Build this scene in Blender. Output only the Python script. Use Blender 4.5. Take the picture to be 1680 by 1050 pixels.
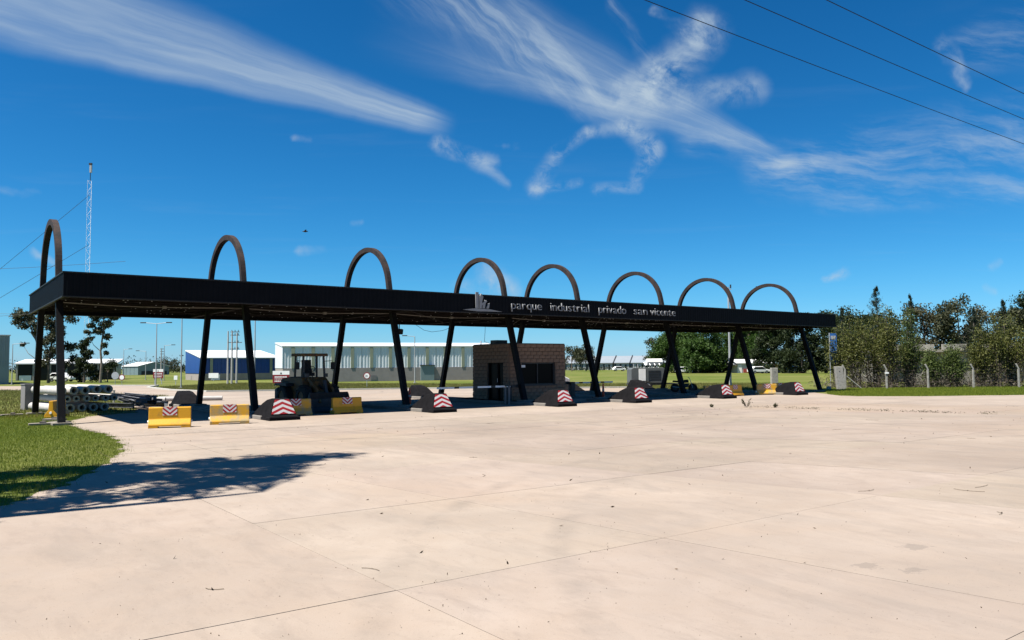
import bpy, math, random
import numpy as np
from mathutils import Vector, Matrix
random.seed(7); rng = np.random.default_rng(7)
scene = bpy.context.scene
for o in list(bpy.data.objects): bpy.data.objects.remove(o)
C = scene.collection
scene.cycles.max_bounces = 5; scene.cycles.diffuse_bounces = 3; scene.cycles.glossy_bounces = 2; scene.cycles.transmission_bounces = 3
R = math.radians

# ------------------------------------------------------------ camera
CAM_H, PITCH, ROLL = 2.0, .0571, -.0081
cam_d = bpy.data.cameras.new('camera'); cam = bpy.data.objects.new('camera', cam_d); C.objects.link(cam)
cam_d.sensor_width = 36; cam_d.lens = 1303.5/1680*36; cam_d.clip_end = 5000; cam_d.clip_start = .1
fw = Vector((0, math.cos(PITCH), math.sin(PITCH))); up0 = Vector((0, -math.sin(PITCH), math.cos(PITCH))); x0 = Vector((1, 0, 0))
rt = x0*math.cos(ROLL)+up0*math.sin(ROLL); up = -x0*math.sin(ROLL)+up0*math.cos(ROLL)
M = Matrix((rt, up, -fw)).transposed().to_4x4(); M.translation = (0, 0, CAM_H); cam.matrix_world = M
scene.camera = cam

# ------------------------------------------------------------ frame of the gate: s along the canopy, t towards the estate
PHI = R(53.457); AX, AY = math.sin(PHI), math.cos(PHI); BX, BY = -AY, AX; OX, OY = -18.706, 32.061
ALPHA = math.atan2(AY, AX)
def W(s, t, z=0.): return Vector((OX+AX*s+BX*t, OY+AY*s+BY*t, z))

# ------------------------------------------------------------ light
SUN_S, SUN_T = .5, -.05                      # shadow run per metre of height, along s and t
sh = W(SUN_S, SUN_T)-W(0, 0); to_sun = Vector((-sh.x, -sh.y, 1)).normalized()
sl = bpy.data.lights.new('sun', 'SUN'); sl.energy = 5.0; sl.angle = R(.53); sl.color = (1, .95, .86)
so = bpy.data.objects.new('sun', sl); C.objects.link(so); so.rotation_euler = to_sun.to_track_quat('Z', 'Y').to_euler()
EL, AZ = math.asin(to_sun.z), math.atan2(to_sun.x, to_sun.y)
vs = scene.view_settings; vs.view_transform = 'Standard'; vs.look = 'None'; vs.exposure = 1.2; vs.gamma = 1
SKY_STRENGTH = .06

# ------------------------------------------------------------ world: sky and wind-drawn cirrus
def make_world():
    w = bpy.data.worlds.new('World'); scene.world = w; w.use_nodes = True
    nt = w.node_tree; nt.nodes.clear(); N = nt.nodes; L = nt.links
    def nd(t, **k):
        n = N.new(t)
        for a, b in k.items(): setattr(n, a, b)
        return n
    def put(n, i, v):
        if hasattr(v, 'is_linked'): L.new(v, n.inputs[i])
        else: n.inputs[i].default_value = v
    def m(op, a, b=0., c=0., clamp=False):
        n = nd('ShaderNodeMath', operation=op, use_clamp=clamp); put(n, 0, a); put(n, 1, b); put(n, 2, c); return n.outputs[0]
    def vm(op, a, b=(0, 0, 0), s=1.):
        n = nd('ShaderNodeVectorMath', operation=op); put(n, 0, a); put(n, 1, b)
        if op == 'SCALE': put(n, 3, s)
        return n.outputs[1] if op in ('LENGTH', 'DOT_PRODUCT') else n.outputs[0]
    def xyz(x, y, z=0.):
        n = nd('ShaderNodeCombineXYZ'); put(n, 0, x); put(n, 1, y); put(n, 2, z); return n.outputs[0]
    def noise(v, sc, det=6., rough=.6, dist=0.):
        n = nd('ShaderNodeTexNoise'); put(n, 'Vector', v); put(n, 'Scale', sc); put(n, 'Detail', det); put(n, 'Roughness', rough); put(n, 'Distortion', dist); return n
    def ramp(x, a, b, lo=0., hi=1.):
        n = nd('ShaderNodeMapRange', interpolation_type='SMOOTHSTEP'); put(n, 0, x); put(n, 1, a); put(n, 2, b); put(n, 3, lo); put(n, 4, hi); return n.outputs[0]
    sky = nd('ShaderNodeTexSky', sky_type='NISHITA'); sky.sun_disc = False; sky.sun_elevation = EL; sky.sun_rotation = AZ
    sky.altitude = 50; sky.air_density = 1.0; sky.dust_density = .15; sky.ozone_density = 3.0
    tint = nd('ShaderNodeMix', data_type='RGBA', blend_type='MULTIPLY'); tint.inputs[0].default_value = 1
    L.new(sky.outputs[0], tint.inputs[6]); tint.inputs[7].default_value = (.52, .92, 1.12, 1)
    K = 1/(2**vs.exposure)/SKY_STRENGTH                 # display units -> sky units
    sc_ = nd('ShaderNodeSeparateColor'); L.new(tint.outputs[2], sc_.inputs[0]); ch = []
    for o_, cap, g_, k_ in zip(sc_.outputs, (.40, .75, .85), (2.08, 1.33, 1.28), (4.3, 1.47, 1.46)):   # deep clear-air blue overhead
        ch.append(m('MULTIPLY', m('POWER', m('MINIMUM', m('MULTIPLY', o_, .085), cap), g_), k_*K))
    ch[2] = m('MULTIPLY_ADD', ch[0], .55, ch[2])                # milky horizon air
    cc_ = nd('ShaderNodeCombineColor'); [L.new(c_, cc_.inputs[i]) for i, c_ in enumerate(ch)]; SKYC = cc_.outputs[0]
    tc = nd('ShaderNodeTexCoord'); d = tc.outputs['Generated']
    sp = nd('ShaderNodeSeparateXYZ'); L.new(d, sp.inputs[0]); dx, dy, dz = sp.outputs
    yy = m('MAXIMUM', dy, .05)
    tp = xyz(m('DIVIDE', dx, yy), m('DIVIDE', dz, yy))            # gnomonic chart of the northern half of the sky
    warp = noise(tp, 5, 5, .6); wv = vm('SUBTRACT', warp.outputs['Color'], (.5, .5, .5))
    pw = vm('ADD', tp, vm('SCALE', wv, s=.06)); pw2 = vm('ADD', tp, vm('SCALE', wv, s=.13))
    pr = vm('ADD', tp, vm('SCALE', wv, s=.02))
    def streak(deg, fx, fy, sc):
        c, s = math.cos(R(deg)), math.sin(R(deg))
        u = vm('DOT_PRODUCT', tp, (c, s, 0)); v = vm('DOT_PRODUCT', tp, (-s, c, 0))
        wob = warp; u = m('ADD', u, m('MULTIPLY', wob.outputs[0], .08)); v = m('ADD', v, m('MULTIPLY', wob.outputs[0], .05))
        return noise(xyz(m('MULTIPLY', u, fx), m('MULTIPLY', v, fy)), sc, 8, .64).outputs[0]
    n1 = ramp(streak(-17, 1, 9, 5.5), .25, .75, .25, 1.)
    n2 = ramp(streak(-48, 1.1, 11, 5), .36, .70)
    n3 = ramp(noise(pw, 15, 8, .64, .3).outputs[0], .32, .66)
    n4 = ramp(streak(-6, 1, 5, 8), .36, .74)
    n5 = ramp(noise(pw, 26, 8, .68, .3).outputs[0], .34, .64)
    def px(x, y):   # chart coordinates of a sky point, from bearing and height above the horizon line
        X = (x-840)/1303.5; U = (525-y)/1303.5
        X, U = X*math.cos(ROLL)-U*math.sin(ROLL), X*math.sin(ROLL)+U*math.cos(ROLL)
        Y = math.cos(PITCH)-U*math.sin(PITCH); return (X/Y, (math.sin(PITCH)+U*math.cos(PITCH))/Y, 0)
    def stroke(a, b, r0, r1, soft, dens, tex, p=pw, e0=.0):
        a, b = Vector(px(*a)), Vector(px(*b)); ln = (b-a).length; u = (b-a)/ln
        q = vm('SUBTRACT', p, tuple(a)); al = m('DIVIDE', vm('DOT_PRODUCT', q, tuple(u)), ln, clamp=True)
        dist = vm('LENGTH', vm('SUBTRACT', q, vm('SCALE', tuple(u*ln), s=al)))
        k = 1/1303.5
        r = m('MULTIPLY_ADD', al, (r1-r0)*k, r0*k)
        x = m('DIVIDE', dist, r)
        base = ramp(x, 1-soft, 1.0, 1., 0.)
        return m('MULTIPLY', m('MULTIPLY', base, tex), dens)
    def fan(T, lo, hi, r0, r1, soft_lo, soft_hi, dens, fr, fa, sc, a, b):
        # a brush of fibres running together at T (bearing from T in degrees, lengths in chart units)
        q = vm('SUBTRACT', vm('ADD', tp, vm('SCALE', wv, s=.022)), px(*T)); sq = nd('ShaderNodeSeparateXYZ'); L.new(q, sq.inputs[0])
        rr = vm('LENGTH', q); th = m('MULTIPLY', m('ARCTAN2', sq.outputs[1], sq.outputs[0]), 180/math.pi)
        fib = ramp(noise(xyz(m('MULTIPLY', rr, fr*1.8), m('MULTIPLY', th, fa)), sc, 8, .58, .35).outputs[0], a, b)
        wide = ramp(noise(xyz(m('MULTIPLY', rr, fr*.6), m('MULTIPLY', th, fa*.28)), sc, 3, .5).outputs[0], .3, .7, .45, 1.)
        msk = m('MULTIPLY', ramp(th, lo, lo+soft_lo), ramp(th, hi-soft_hi, hi, 1., 0.))
        msk = m('MULTIPLY', msk, m('MULTIPLY', ramp(rr, r0, r0+.06), ramp(rr, r1*.55, r1, 1., 0.)))
        return m('MULTIPLY', m('MULTIPLY', msk, wide), m('MULTIPLY', m('MULTIPLY_ADD', fib, .55, .45), dens))
    S = []
    # the long feathered band, upper left: fibres running together towards its right-hand tip
    S += [fan((985, 283), 156.0, 168.2, .19, 1.75, 5., 3.2, .86, 2.0, .62, 1., .18, .82)]
    # the fan to the right
    S += [fan((1330, 272), 145., 167., .03, .62, 9., 3.5, .46, 2.6, .36, 1., .36, .74), stroke((700, -40), (960, 150), 110, 60, 1., .42, n2), stroke((960, 165), (1290, 262), 40, 30, 1., .38, n1), stroke((1000, 0), (1090, 130), 18, 26, 1., .32, n2),
          stroke((1130, 235), (1330, 265), 40, 50, 1., .28, n4), stroke((1260, 285), (1700, 235), 62, 120, 1., .46, n4), stroke((1350, 330), (1720, 315), 30, 45, 1., .30, n4)]
    # torn bright piece
    S += [stroke((1165, 40), (1085, 120), 52, 50, 1., .62, n3), stroke((1085, 120), (1020, 150), 50, 44, 1., .62, n3), stroke((1060, 165), (1235, 140), 42, 40, 1., .5, n3),
          stroke((1080, 22), (1150, 45), 18, 26, 1., .5, n3, pw2), stroke((1165, 30), (1210, 8), 26, 12, 1., .5, n3, pw2)]
    # broken ring
    S += [stroke((880, 310), (915, 250), 26, 20, 1., .36, n5, pr), stroke((915, 250), (965, 215), 18, 16, 1., .36, n5, pr), stroke((965, 215), (1030, 205), 17, 24, 1., .34, n5, pr), stroke((1030, 205), (1068, 245), 28, 30, 1., .46, n5, pr),
          stroke((1068, 245), (1045, 290), 30, 20, 1., .38, n5, pr), stroke((980, 312), (1045, 308), 15, 15, 1., .34, n5, pr), stroke((875, 314), (950, 300), 15, 12, 1., .32, n5, pr)]
    # wisps
    S += [stroke((715, 235), (800, 268), 20, 26, 1., .55, n5), stroke((780, 270), (830, 305), 24, 14, 1., .4, n1), stroke((770, 235), (868, 228), 16, 18, 1., .55, n5, pw2),
          stroke((1540, 90), (1570, 140), 26, 18, 1., .45, n3, pw2), stroke((1580, 90), (1720, 60), 50, 80, 1., .3, n4), stroke((480, 235), (500, 237), 8, 8, 1., .4, n3), stroke((0, 305), (70, 318), 14, 10, 1., .3, n1)]
    # small fair-weather puffs low down
    S += [stroke((752, 470), (800, 468), 20, 34, 1., .75, n3), stroke((795, 445), (835, 472), 28, 26, 1., .8, n3), stroke((1350, 460), (1380, 447), 10, 15, 1., .8, n3),
          stroke((1628, 437), (1640, 432), 12, 12, 1., .45, n3), stroke((1618, 470), (1630, 474), 10, 10, 1., .3, n3), stroke((52, 408), (80, 420), 12, 10, 1., .55, n3), stroke((495, 408), (540, 408), 10, 10, 1., .35, n3),
          stroke((585, 374), (595, 374), 8, 8, 1., .3, n3)]
    tot = S[0]
    for s_ in S[1:]:
        tot = m('ADD', tot, s_)
    tot = m('MULTIPLY', tot, ramp(dy, .12, .3))
    # the same thin cirrus goes on over the rest of the sky
    zz = m('MAXIMUM', dz, .06); q = xyz(m('DIVIDE', dx, zz), m('DIVIDE', dy, zz))
    gen = ramp(noise(vm('MULTIPLY', q, (.8, 2.2, 1)), .9, 4, .62, .5).outputs[0], .52, .85, 0., .45)
    away = m('SUBTRACT', 1., ramp(dy, .1, .35))
    gen = m('MULTIPLY', m('MULTIPLY', gen, m('ADD', m('MULTIPLY', away, .9), .10)), ramp(dz, .01, .08))
    CLOUD = (.50*K, .61*K, .71*K, 1)
    def back(f):
        mix = nd('ShaderNodeMix', data_type='RGBA'); L.new(f, mix.inputs[0]); L.new(SKYC, mix.inputs[6]); mix.inputs[7].default_value = CLOUD
        bg = nd('ShaderNodeBackground'); L.new(mix.outputs[2], bg.inputs[0]); bg.inputs[1].default_value = SKY_STRENGTH; return bg.outputs[0]
    tot = m('MINIMUM', m('ADD', m('MULTIPLY', tot, ramp(dz, .01, .08)), gen), .9)
    s2 = nd('ShaderNodeSeparateXYZ'); L.new(tp, s2.inputs[0])   # the drawn clouds fill one sector of the sky; elsewhere the plain cirrus is enough
    reg = m('MULTIPLY', m('MULTIPLY', m('GREATER_THAN', dy, .1), m('LESS_THAN', m('ABSOLUTE', s2.outputs[0]), 1.25)), m('MULTIPLY', m('LESS_THAN', s2.outputs[1], .8), m('GREATER_THAN', dz, 0.)))
    ms_ = nd('ShaderNodeMixShader'); L.new(reg, ms_.inputs[0]); L.new(back(gen), ms_.inputs[1]); L.new(back(tot), ms_.inputs[2])
    w.cycles.sampling_method = 'MANUAL'; w.cycles.sample_map_resolution = 512
    out = nd('ShaderNodeOutputWorld'); L.new(ms_.outputs[0], out.inputs[0])
make_world()

# ------------------------------------------------------------ materials
MT = {}
def mat(name, col, rough=.6, var=.12, scale=4., bump=0., bscale=40., metal=0., col2=None, spec=.4, f2=.5, w2=.12):
    if name in MT: return MT[name]
    m = bpy.data.materials.new(name); m.use_nodes = True; nt = m.node_tree; N, L = nt.nodes, nt.links; b = N['Principled BSDF']
    b.inputs['Roughness'].default_value = rough; b.inputs['Metallic'].default_value = metal; b.inputs['Specular IOR Level'].default_value = spec
    tc = N.new('ShaderNodeTexCoord'); n = N.new('ShaderNodeTexNoise'); L.new(tc.outputs['Object'], n.inputs['Vector'])
    n.inputs['Scale'].default_value = scale; n.inputs['Detail'].default_value = 7; n.inputs['Roughness'].default_value = .65
    r = N.new('ShaderNodeMapRange'); L.new(n.outputs[0], r.inputs[0])
    r.inputs[1].default_value, r.inputs[2].default_value = (f2-w2, f2+w2) if col2 else (.3, .7)
    mx = N.new('ShaderNodeMix'); mx.data_type = 'RGBA'; L.new(r.outputs[0], mx.inputs[0])
    a = tuple(c*(1-var) for c in col) if not col2 else col; z = col2 if col2 else tuple(min(1, c*(1+var)) for c in col)
    mx.inputs[6].default_value = (*a, 1); mx.inputs[7].default_value = (*z, 1); L.new(mx.outputs[2], b.inputs['Base Color'])
    if bump:
        n2 = N.new('ShaderNodeTexNoise'); L.new(tc.outputs['Object'], n2.inputs['Vector']); n2.inputs['Scale'].default_value = bscale; n2.inputs['Detail'].default_value = 5
        bp = N.new('ShaderNodeBump'); bp.inputs['Strength'].default_value = bump; bp.inputs['Distance'].default_value = .02; L.new(n2.outputs[0], bp.inputs['Height']); L.new(bp.outputs[0], b.inputs['Normal'])
    MT[name] = m; return m
def glass(name, col=(.02, .03, .035), rough=.05):
    m = mat(name, col, rough, .05, 1., spec=.05); return m
def leaf_mat(name, c1, c2, trans=.25):
    m = bpy.data.materials.new(name); m.use_nodes = True; nt = m.node_tree; N, L = nt.nodes, nt.links; b = N['Principled BSDF']
    g = N.new('ShaderNodeNewGeometry'); mx = N.new('ShaderNodeMix'); mx.data_type = 'RGBA'; L.new(g.outputs['Random Per Island'], mx.inputs[0])
    c1, c2 = [tuple(v*.62 for v in c) for c in (c1, c2)]; mx.inputs[6].default_value = (*c1, 1); mx.inputs[7].default_value = (*c2, 1); L.new(mx.outputs[2], b.inputs['Base Color'])
    b.inputs['Roughness'].default_value = .6; b.inputs['Specular IOR Level'].default_value = .25
    t = N.new('ShaderNodeBsdfTranslucent'); L.new(mx.outputs[2], t.inputs[0]); s = N.new('ShaderNodeMixShader'); s.inputs[0].default_value = trans
    L.new(b.outputs[0], s.inputs[1]); L.new(t.outputs[0], s.inputs[2]); L.new(s.outputs[0], N['Material Output'].inputs[0]); MT[name] = m; return m
def chevron_mat(name, w, slope, up, c_red=(.36, .012, .016), c_white=(.62, .60, .58), soft=0.):
    """flat printed warning chevrons: bands of z -/+ slope*|x|"""
    m = bpy.data.materials.new(name); m.use_nodes = True; nt = m.node_tree; N, L = nt.nodes, nt.links; b = N['Principled BSDF']
    tc = N.new('ShaderNodeTexCoord'); sp = N.new('ShaderNodeSeparateXYZ'); L.new(tc.outputs['Object'], sp.inputs[0])
    def mm(op, a, c=0.):
        n = N.new('ShaderNodeMath'); n.operation = op
        for i, v in enumerate((a, c)):
            if hasattr(v, 'is_linked'): L.new(v, n.inputs[i])
            else: n.inputs[i].default_value = v
        return n.outputs[0]
    k = mm('ADD', sp.outputs[2], mm('MULTIPLY', mm('ABSOLUTE', sp.outputs[0]), slope if up else -slope))
    st = mm('GREATER_THAN', mm('FRACT', mm('DIVIDE', mm('ADD', k, 5), w)), .5)
    nz = N.new('ShaderNodeTexNoise'); nz.inputs['Scale'].default_value = 9; nz.inputs['Detail'].default_value = 6; L.new(tc.outputs['Object'], nz.inputs['Vector'])
    mx = N.new('ShaderNodeMix'); mx.data_type = 'RGBA'; L.new(st, mx.inputs[0]); mx.inputs[6].default_value = (*c_white, 1); mx.inputs[7].default_value = (*c_red, 1)
    dm = N.new('ShaderNodeMix'); dm.data_type = 'RGBA'; dm.blend_type = 'MULTIPLY'; dm.inputs[0].default_value = .35; L.new(mx.outputs[2], dm.inputs[6]); L.new(nz.outputs[0], dm.inputs[7]); L.new(dm.outputs[2], b.inputs['Base Color'])
    b.inputs['Roughness'].default_value = .5; MT[name] = m; return m

mat('black_steel', (.005, .005, .006), .6, .3, 3, .15, 25)
mat('arch_rust', (.017, .0165, .017), .7, spec=.2, col2=(.052, .032, .025), scale=2.2, bump=.3, bscale=18, f2=.52, w2=.16)
mat('leg_paint', (.005, .005, .006), .6, spec=.12, col2=(.03, .028, .028), scale=6, bump=.2, f2=.66, w2=.05)
mat('fascia_black', (.0035, .004, .006), .55, .25, 1.5, spec=.08)
mat('soffit_brown', (.005, .0035, .003), .9, .3, 4, spec=.1)
mat('purlin_brown', (.006, .0045, .0038), .8, .3, 5, col2=(.014, .009, .007), spec=.15)
mat('pvc_conduit', (.20, .185, .165), .5, .2, 3)
mat('letter_grey', (.22, .224, .23), .5, .12, 5)
mat('nose_black', (.005, .0048, .0058), .85, .3, 3, .35, 30, col2=(.0095, .009, .0105), spec=.08)
mat('barrier_yellow', (.55, .27, .006), .42, .1, 3, .1, 20, col2=(.27, .15, .03), f2=.64, w2=.10)
mat('barrier_scuffed', (.53, .27, .008), .5, .1, 3, .1, 20, col2=(.30, .22, .10), f2=.50, w2=.09)
mat('rubber', (.012, .012, .012), .8, .3, 8, .3, 40)
mat('loader_paint', (.16, .075, .018), .6, .25, 4, col2=(.07, .036, .016), bump=.1)
mat('dark_metal', (.03, .03, .032), .5, .3, 6)
mat('galv', (.42, .43, .44), .45, .12, 3, metal=.4)
mat('lamp_grey', (.30, .31, .32), .5, .1, 3)
mat('white_paint', (.78, .78, .77), .5, .06, 2)
mat('block', (.215, .135, .09), .9, .22, 3, .5, 35)
mat('mortar', (.09, .075, .068), .95, .2, 6, .3)
mat('conc_block_light', (.26, .235, .22), .9, .12, 1.2, .3, 8)
mat('conc_block_dark', (.16, .155, .155), .9, .15, .8, .3, 6)
mat('clad_grey', (.62, .66, .69), .5, .06, .7)
mat('clad_white', (.55, .56, .57), .5, .04, .5)
mat('clad_blue', (.006, .05, .22), .45, .08, .6)
mat('clad_blue_shaded', (.010, .022, .11), .5, .1, .6)  # blue cladding with its shaded tone put into the colour; unused
mat('clad_green', (.16, .22, .23), .5, .08, .5)
mat('olive_pilaster', (.25, .27, .19), .6, .1, 1)
mat('roof_white', (.62, .62, .62), .4, .04, .4)
mat('house_wall', (.30, .32, .34), .6, .06, .5); mat('house_roof', (.20, .225, .25), .5, .06, .5)
mat('opening_dark', (.008, .009, .012), .3, .2, 1)
mat('conc_pole', (.36, .345, .33), .85, .12, 4, .3, 30)
mat('conc_post', (.33, .315, .285), .9, .2, 6, .4, 30, col2=(.22, .21, .19))
mat('hole_shade', (.05, .05, .05), .9, .2, 4)  # dark tone standing in for the shade inside bores and holes
mat('scrap_steel', (.06, .065, .078), .55, .3, 5, col2=(.13, .135, .15))
mat('kerb_paint', (.40, .385, .35), .8, .1, 3, .2)
mat('red_sign', (.19, .012, .018), .5, .08, 3)
mat('orange_cone', (.45, .045, .012), .5, .1, 3)
mat('bark', (.11, .088, .07), .9, .3, 5, .5, 12)
mat('bark_pale', (.20, .17, .14), .9, .3, 3, .4, 8, col2=(.11, .09, .075))
mat('twig', (.10, .075, .05), .9, .3, 5)
mat('red_panel', (.30, .05, .04), .7, .1, 1)
mat('car_white', (.75, .75, .75), .3, .03, 2)
mat('car_yellow', (.70, .42, .01), .35, .05, 2)
mat('sign_blue', (.02, .10, .30), .5, .12, 5)
mat('wall_weathered', (.36, .33, .29), .95, .2, .6, .3, 6, col2=(.2, .185, .16))
mat('conduit_black', (.01, .01, .01), .6, .2, 4)
mat('wire_black', (.008, .009, .012), .6, .2, 4)
mat('gen_grey', (.085, .095, .098), .55, .12, 3)
mat('footing', (.20, .175, .15), .95, .2, 3, .4, 20)
mat('island_conc', (.17, .155, .14), .95, .2, 1.5, .3, 20)
glass('win_glass', (.003, .0035, .004), .3); glass('cab_glass', (.05, .09, .09), .08)
leaf_mat('leaf_euc', (.042, .055, .024), (.12, .125, .065), .25); leaf_mat('leaf_broad', (.030, .075, .012), (.10, .18, .032), .35); leaf_mat('leaf_dark', (.018, .034, .010), (.05, .072, .022), .25)
leaf_mat('leaf_shrub', (.065, .090, .018), (.22, .225, .06), .4); leaf_mat('leaf_shrub_green', (.06, .10, .02), (.17, .22, .06), .4); leaf_mat('leaf_conifer', (.016, .036, .020), (.04, .065, .035), .15)
leaf_mat('leaf_olive', (.05, .055, .022), (.12, .11, .055), .25); leaf_mat('leaf_far', (.022, .036, .014), (.05, .065, .03), .15)
leaf_mat('twig_fine', (.075, .062, .045), (.15, .12, .09), 0.)
leaf_mat('grass_blade', (.12, .20, .014), (.36, .40, .05), .4); leaf_mat('grass_field', (.15, .165, .03), (.33, .30, .10), .35); leaf_mat('litter', (.05, .032, .02), (.16, .10, .055), 0.)
chevron_mat('chevron_nose', .19, .42, True); chevron_mat('chevron_sign', .15, .85, False)

def ground_mat(name):
    m = bpy.data.materials.new(name); m.use_nodes = True; nt = m.node_tree; N, L = nt.nodes, nt.links; b = N['Principled BSDF']; b.inputs['Roughness'].default_value = .9; b.inputs['Specular IOR Level'].default_value = .15
    MT[name] = m; return N, L, b
def nz(N, L, v, sc, det=6, rough=.6, dist=0.):
    n = N.new('ShaderNodeTexNoise'); L.new(v, n.inputs['Vector']); n.inputs['Scale'].default_value = sc; n.inputs['Detail'].default_value = det; n.inputs['Roughness'].default_value = rough; n.inputs['Distortion'].default_value = dist; return n.outputs[0]
def mr(N, L, x, a, b, lo=0., hi=1.):
    n = N.new('ShaderNodeMapRange'); L.new(x, n.inputs[0])
    for i, v in enumerate((a, b, lo, hi)): n.inputs[i+1].default_value = v
    return n.outputs[0]
def mixc(N, L, f, a, b, blend='MIX'):
    n = N.new('ShaderNodeMix'); n.data_type = 'RGBA'; n.blend_type = blend
    for i, v in ((0, f), (6, a), (7, b)):
        if hasattr(v, 'is_linked'): L.new(v, n.inputs[i])
        else: n.inputs[i].default_value = v if i == 0 else (*v, 1)
    return n.outputs[2]
def grass_ground():
    N, L, b = ground_mat('grass_ground'); g = N.new('ShaderNodeNewGeometry'); P = g.outputs['Position']
    big = mr(N, L, nz(N, L, P, .06, 5), .35, .65); mid = mr(N, L, nz(N, L, P, .55, 6, .65), .32, .68); fine = mr(N, L, nz(N, L, P, 9, 6, .7), .3, .7)
    c = mixc(N, L, mid, (.050, .082, .010), (.115, .145, .020)); c = mixc(N, L, mr(N, L, big, .25, .9, .15, .85), c, (.185, .172, .062)); c = mixc(N, L, fine, c, mixc(N, L, .5, c, (.03, .05, .006)))
    c = mixc(N, L, 1., c, (.95, .96, .85), 'MULTIPLY'); L.new(c, b.inputs['Base Color']); bp = N.new('ShaderNodeBump'); bp.inputs['Strength'].default_value = .8; bp.inputs['Distance'].default_value = .08; L.new(nz(N, L, P, 6, 8, .75), bp.inputs['Height']); L.new(bp.outputs[0], b.inputs['Normal'])
grass_ground()
def concrete(name, slab):
    N, L, b = ground_mat(name); g = N.new('ShaderNodeNewGeometry'); P = g.outputs['Position']
    mp = N.new('ShaderNodeMapping'); mp.vector_type = 'POINT'; L.new(P, mp.inputs[0]); mp.inputs['Rotation'].default_value = (0, 0, -ALPHA); Q = mp.outputs[0]
    st = N.new('ShaderNodeMapping'); L.new(Q, st.inputs[0]); st.inputs['Scale'].default_value = (1, .35, 1)
    base = mixc(N, L, mr(N, L, nz(N, L, P, .22, 6, .6, .4), .33, .67), (.415, .342, .28), (.61, .505, .412))
    base = mixc(N, L, mr(N, L, nz(N, L, P, 1.3, 8, .7), .38, .66, 0., .62), base, (.485, .385, .30))
    base = mixc(N, L, mr(N, L, nz(N, L, st.outputs[0], .9, 8, .7, .8), .50, .74, 0., .62), base, (.35, .298, .25))           # worn grey paths of the wheels
    base = mixc(N, L, mr(N, L, nz(N, L, P, .09, 4, .5, 1.), .52, .72, 0., .45), base, (.56, .40, .27))                     # reddish dust
    base = mixc(N, L, mr(N, L, nz(N, L, P, 2.6, 9, .75, 1.5), .64, .70, 0., .45), base, (.27, .23, .195))                 # damp-looking spots
    base = mixc(N, L, mr(N, L, nz(N, L, st.outputs[0], 3.2, 8, .75, .6), .50, .68, 0., .5), base, (.37, .30, .245))         # streaky trowel and tyre marks
    for (sx, sy, sr) in ((3.85, 7.75, .30), (3.45, 7.95, .32), (4.35, 8.75, .35), (.85, 9.75, .10)):                        # oil and water stains
        vd = N.new('ShaderNodeVectorMath'); vd.operation = 'DISTANCE'; L.new(P, vd.inputs[0]); vd.inputs[1].default_value = (sx, sy, 0)
        ad = N.new('ShaderNodeMath'); ad.operation = 'MULTIPLY_ADD'; L.new(nz(N, L, P, 5, 7, .75, .5), ad.inputs[0]); ad.inputs[1].default_value = .9; L.new(vd.outputs['Value'], ad.inputs[2])
        base = mixc(N, L, mr(N, L, ad.outputs[0], .34+sr*.62, .38+sr*.62, .42, 0.), base, (.22, .19, .165))
    base = mixc(N, L, mr(N, L, nz(N, L, P, 22, 6, .75), .60, .68, 0., .62), base, (.20, .16, .13))                          # pits and grit
    base = mixc(N, L, mr(N, L, nz(N, L, P, 120, 3, .7), .3, .7, 0., .34), base, (.32, .265, .22))
    for (cx, cy, rad) in ((-2., 33., 9.2), (-2., 33., 11.0), (14., 8., 13.5), (14., 8., 15.2), (26., 40., 18.), (26., 40., 19.9)):
        vd = N.new('ShaderNodeVectorMath'); vd.operation = 'DISTANCE'; L.new(P, vd.inputs[0]); vd.inputs[1].default_value = (cx, cy, 0)
        sb = N.new('ShaderNodeMath'); sb.operation = 'SUBTRACT'; L.new(vd.outputs['Value'], sb.inputs[0]); sb.inputs[1].default_value = rad
        ab = N.new('ShaderNodeMath'); ab.operation = 'ABSOLUTE'; L.new(sb.outputs[0], ab.inputs[0])
        ml = N.new('ShaderNodeMath'); ml.operation = 'MULTIPLY'; L.new(mr(N, L, ab.outputs[0], .05, .24, .38, 0.), ml.inputs[0]); L.new(mr(N, L, nz(N, L, P, .8, 6, .7), .42, .62), ml.inputs[1])
        base = mixc(N, L, ml.outputs[0], base, (.26, .22, .185))
    if slab:
        oi = N.new('ShaderNodeObjectInfo'); k = oi.outputs['Color']
        base = mixc(N, L, 1., base, k, 'MULTIPLY')
    base = mixc(N, L, 1., base, (.555, .558, .572), 'MULTIPLY'); L.new(base, b.inputs['Base Color']); bp = N.new('ShaderNodeBump'); bp.inputs['Strength'].default_value = .25; bp.inputs['Distance'].default_value = .01; L.new(nz(N, L, P, 45, 6, .7), bp.inputs['Height']); L.new(bp.outputs[0], b.inputs['Normal'])
concrete('concrete_slab', True); concrete('concrete_far', False)
mat('joint_dirt', (.05, .036, .025), 1., .3, 5)

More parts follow.
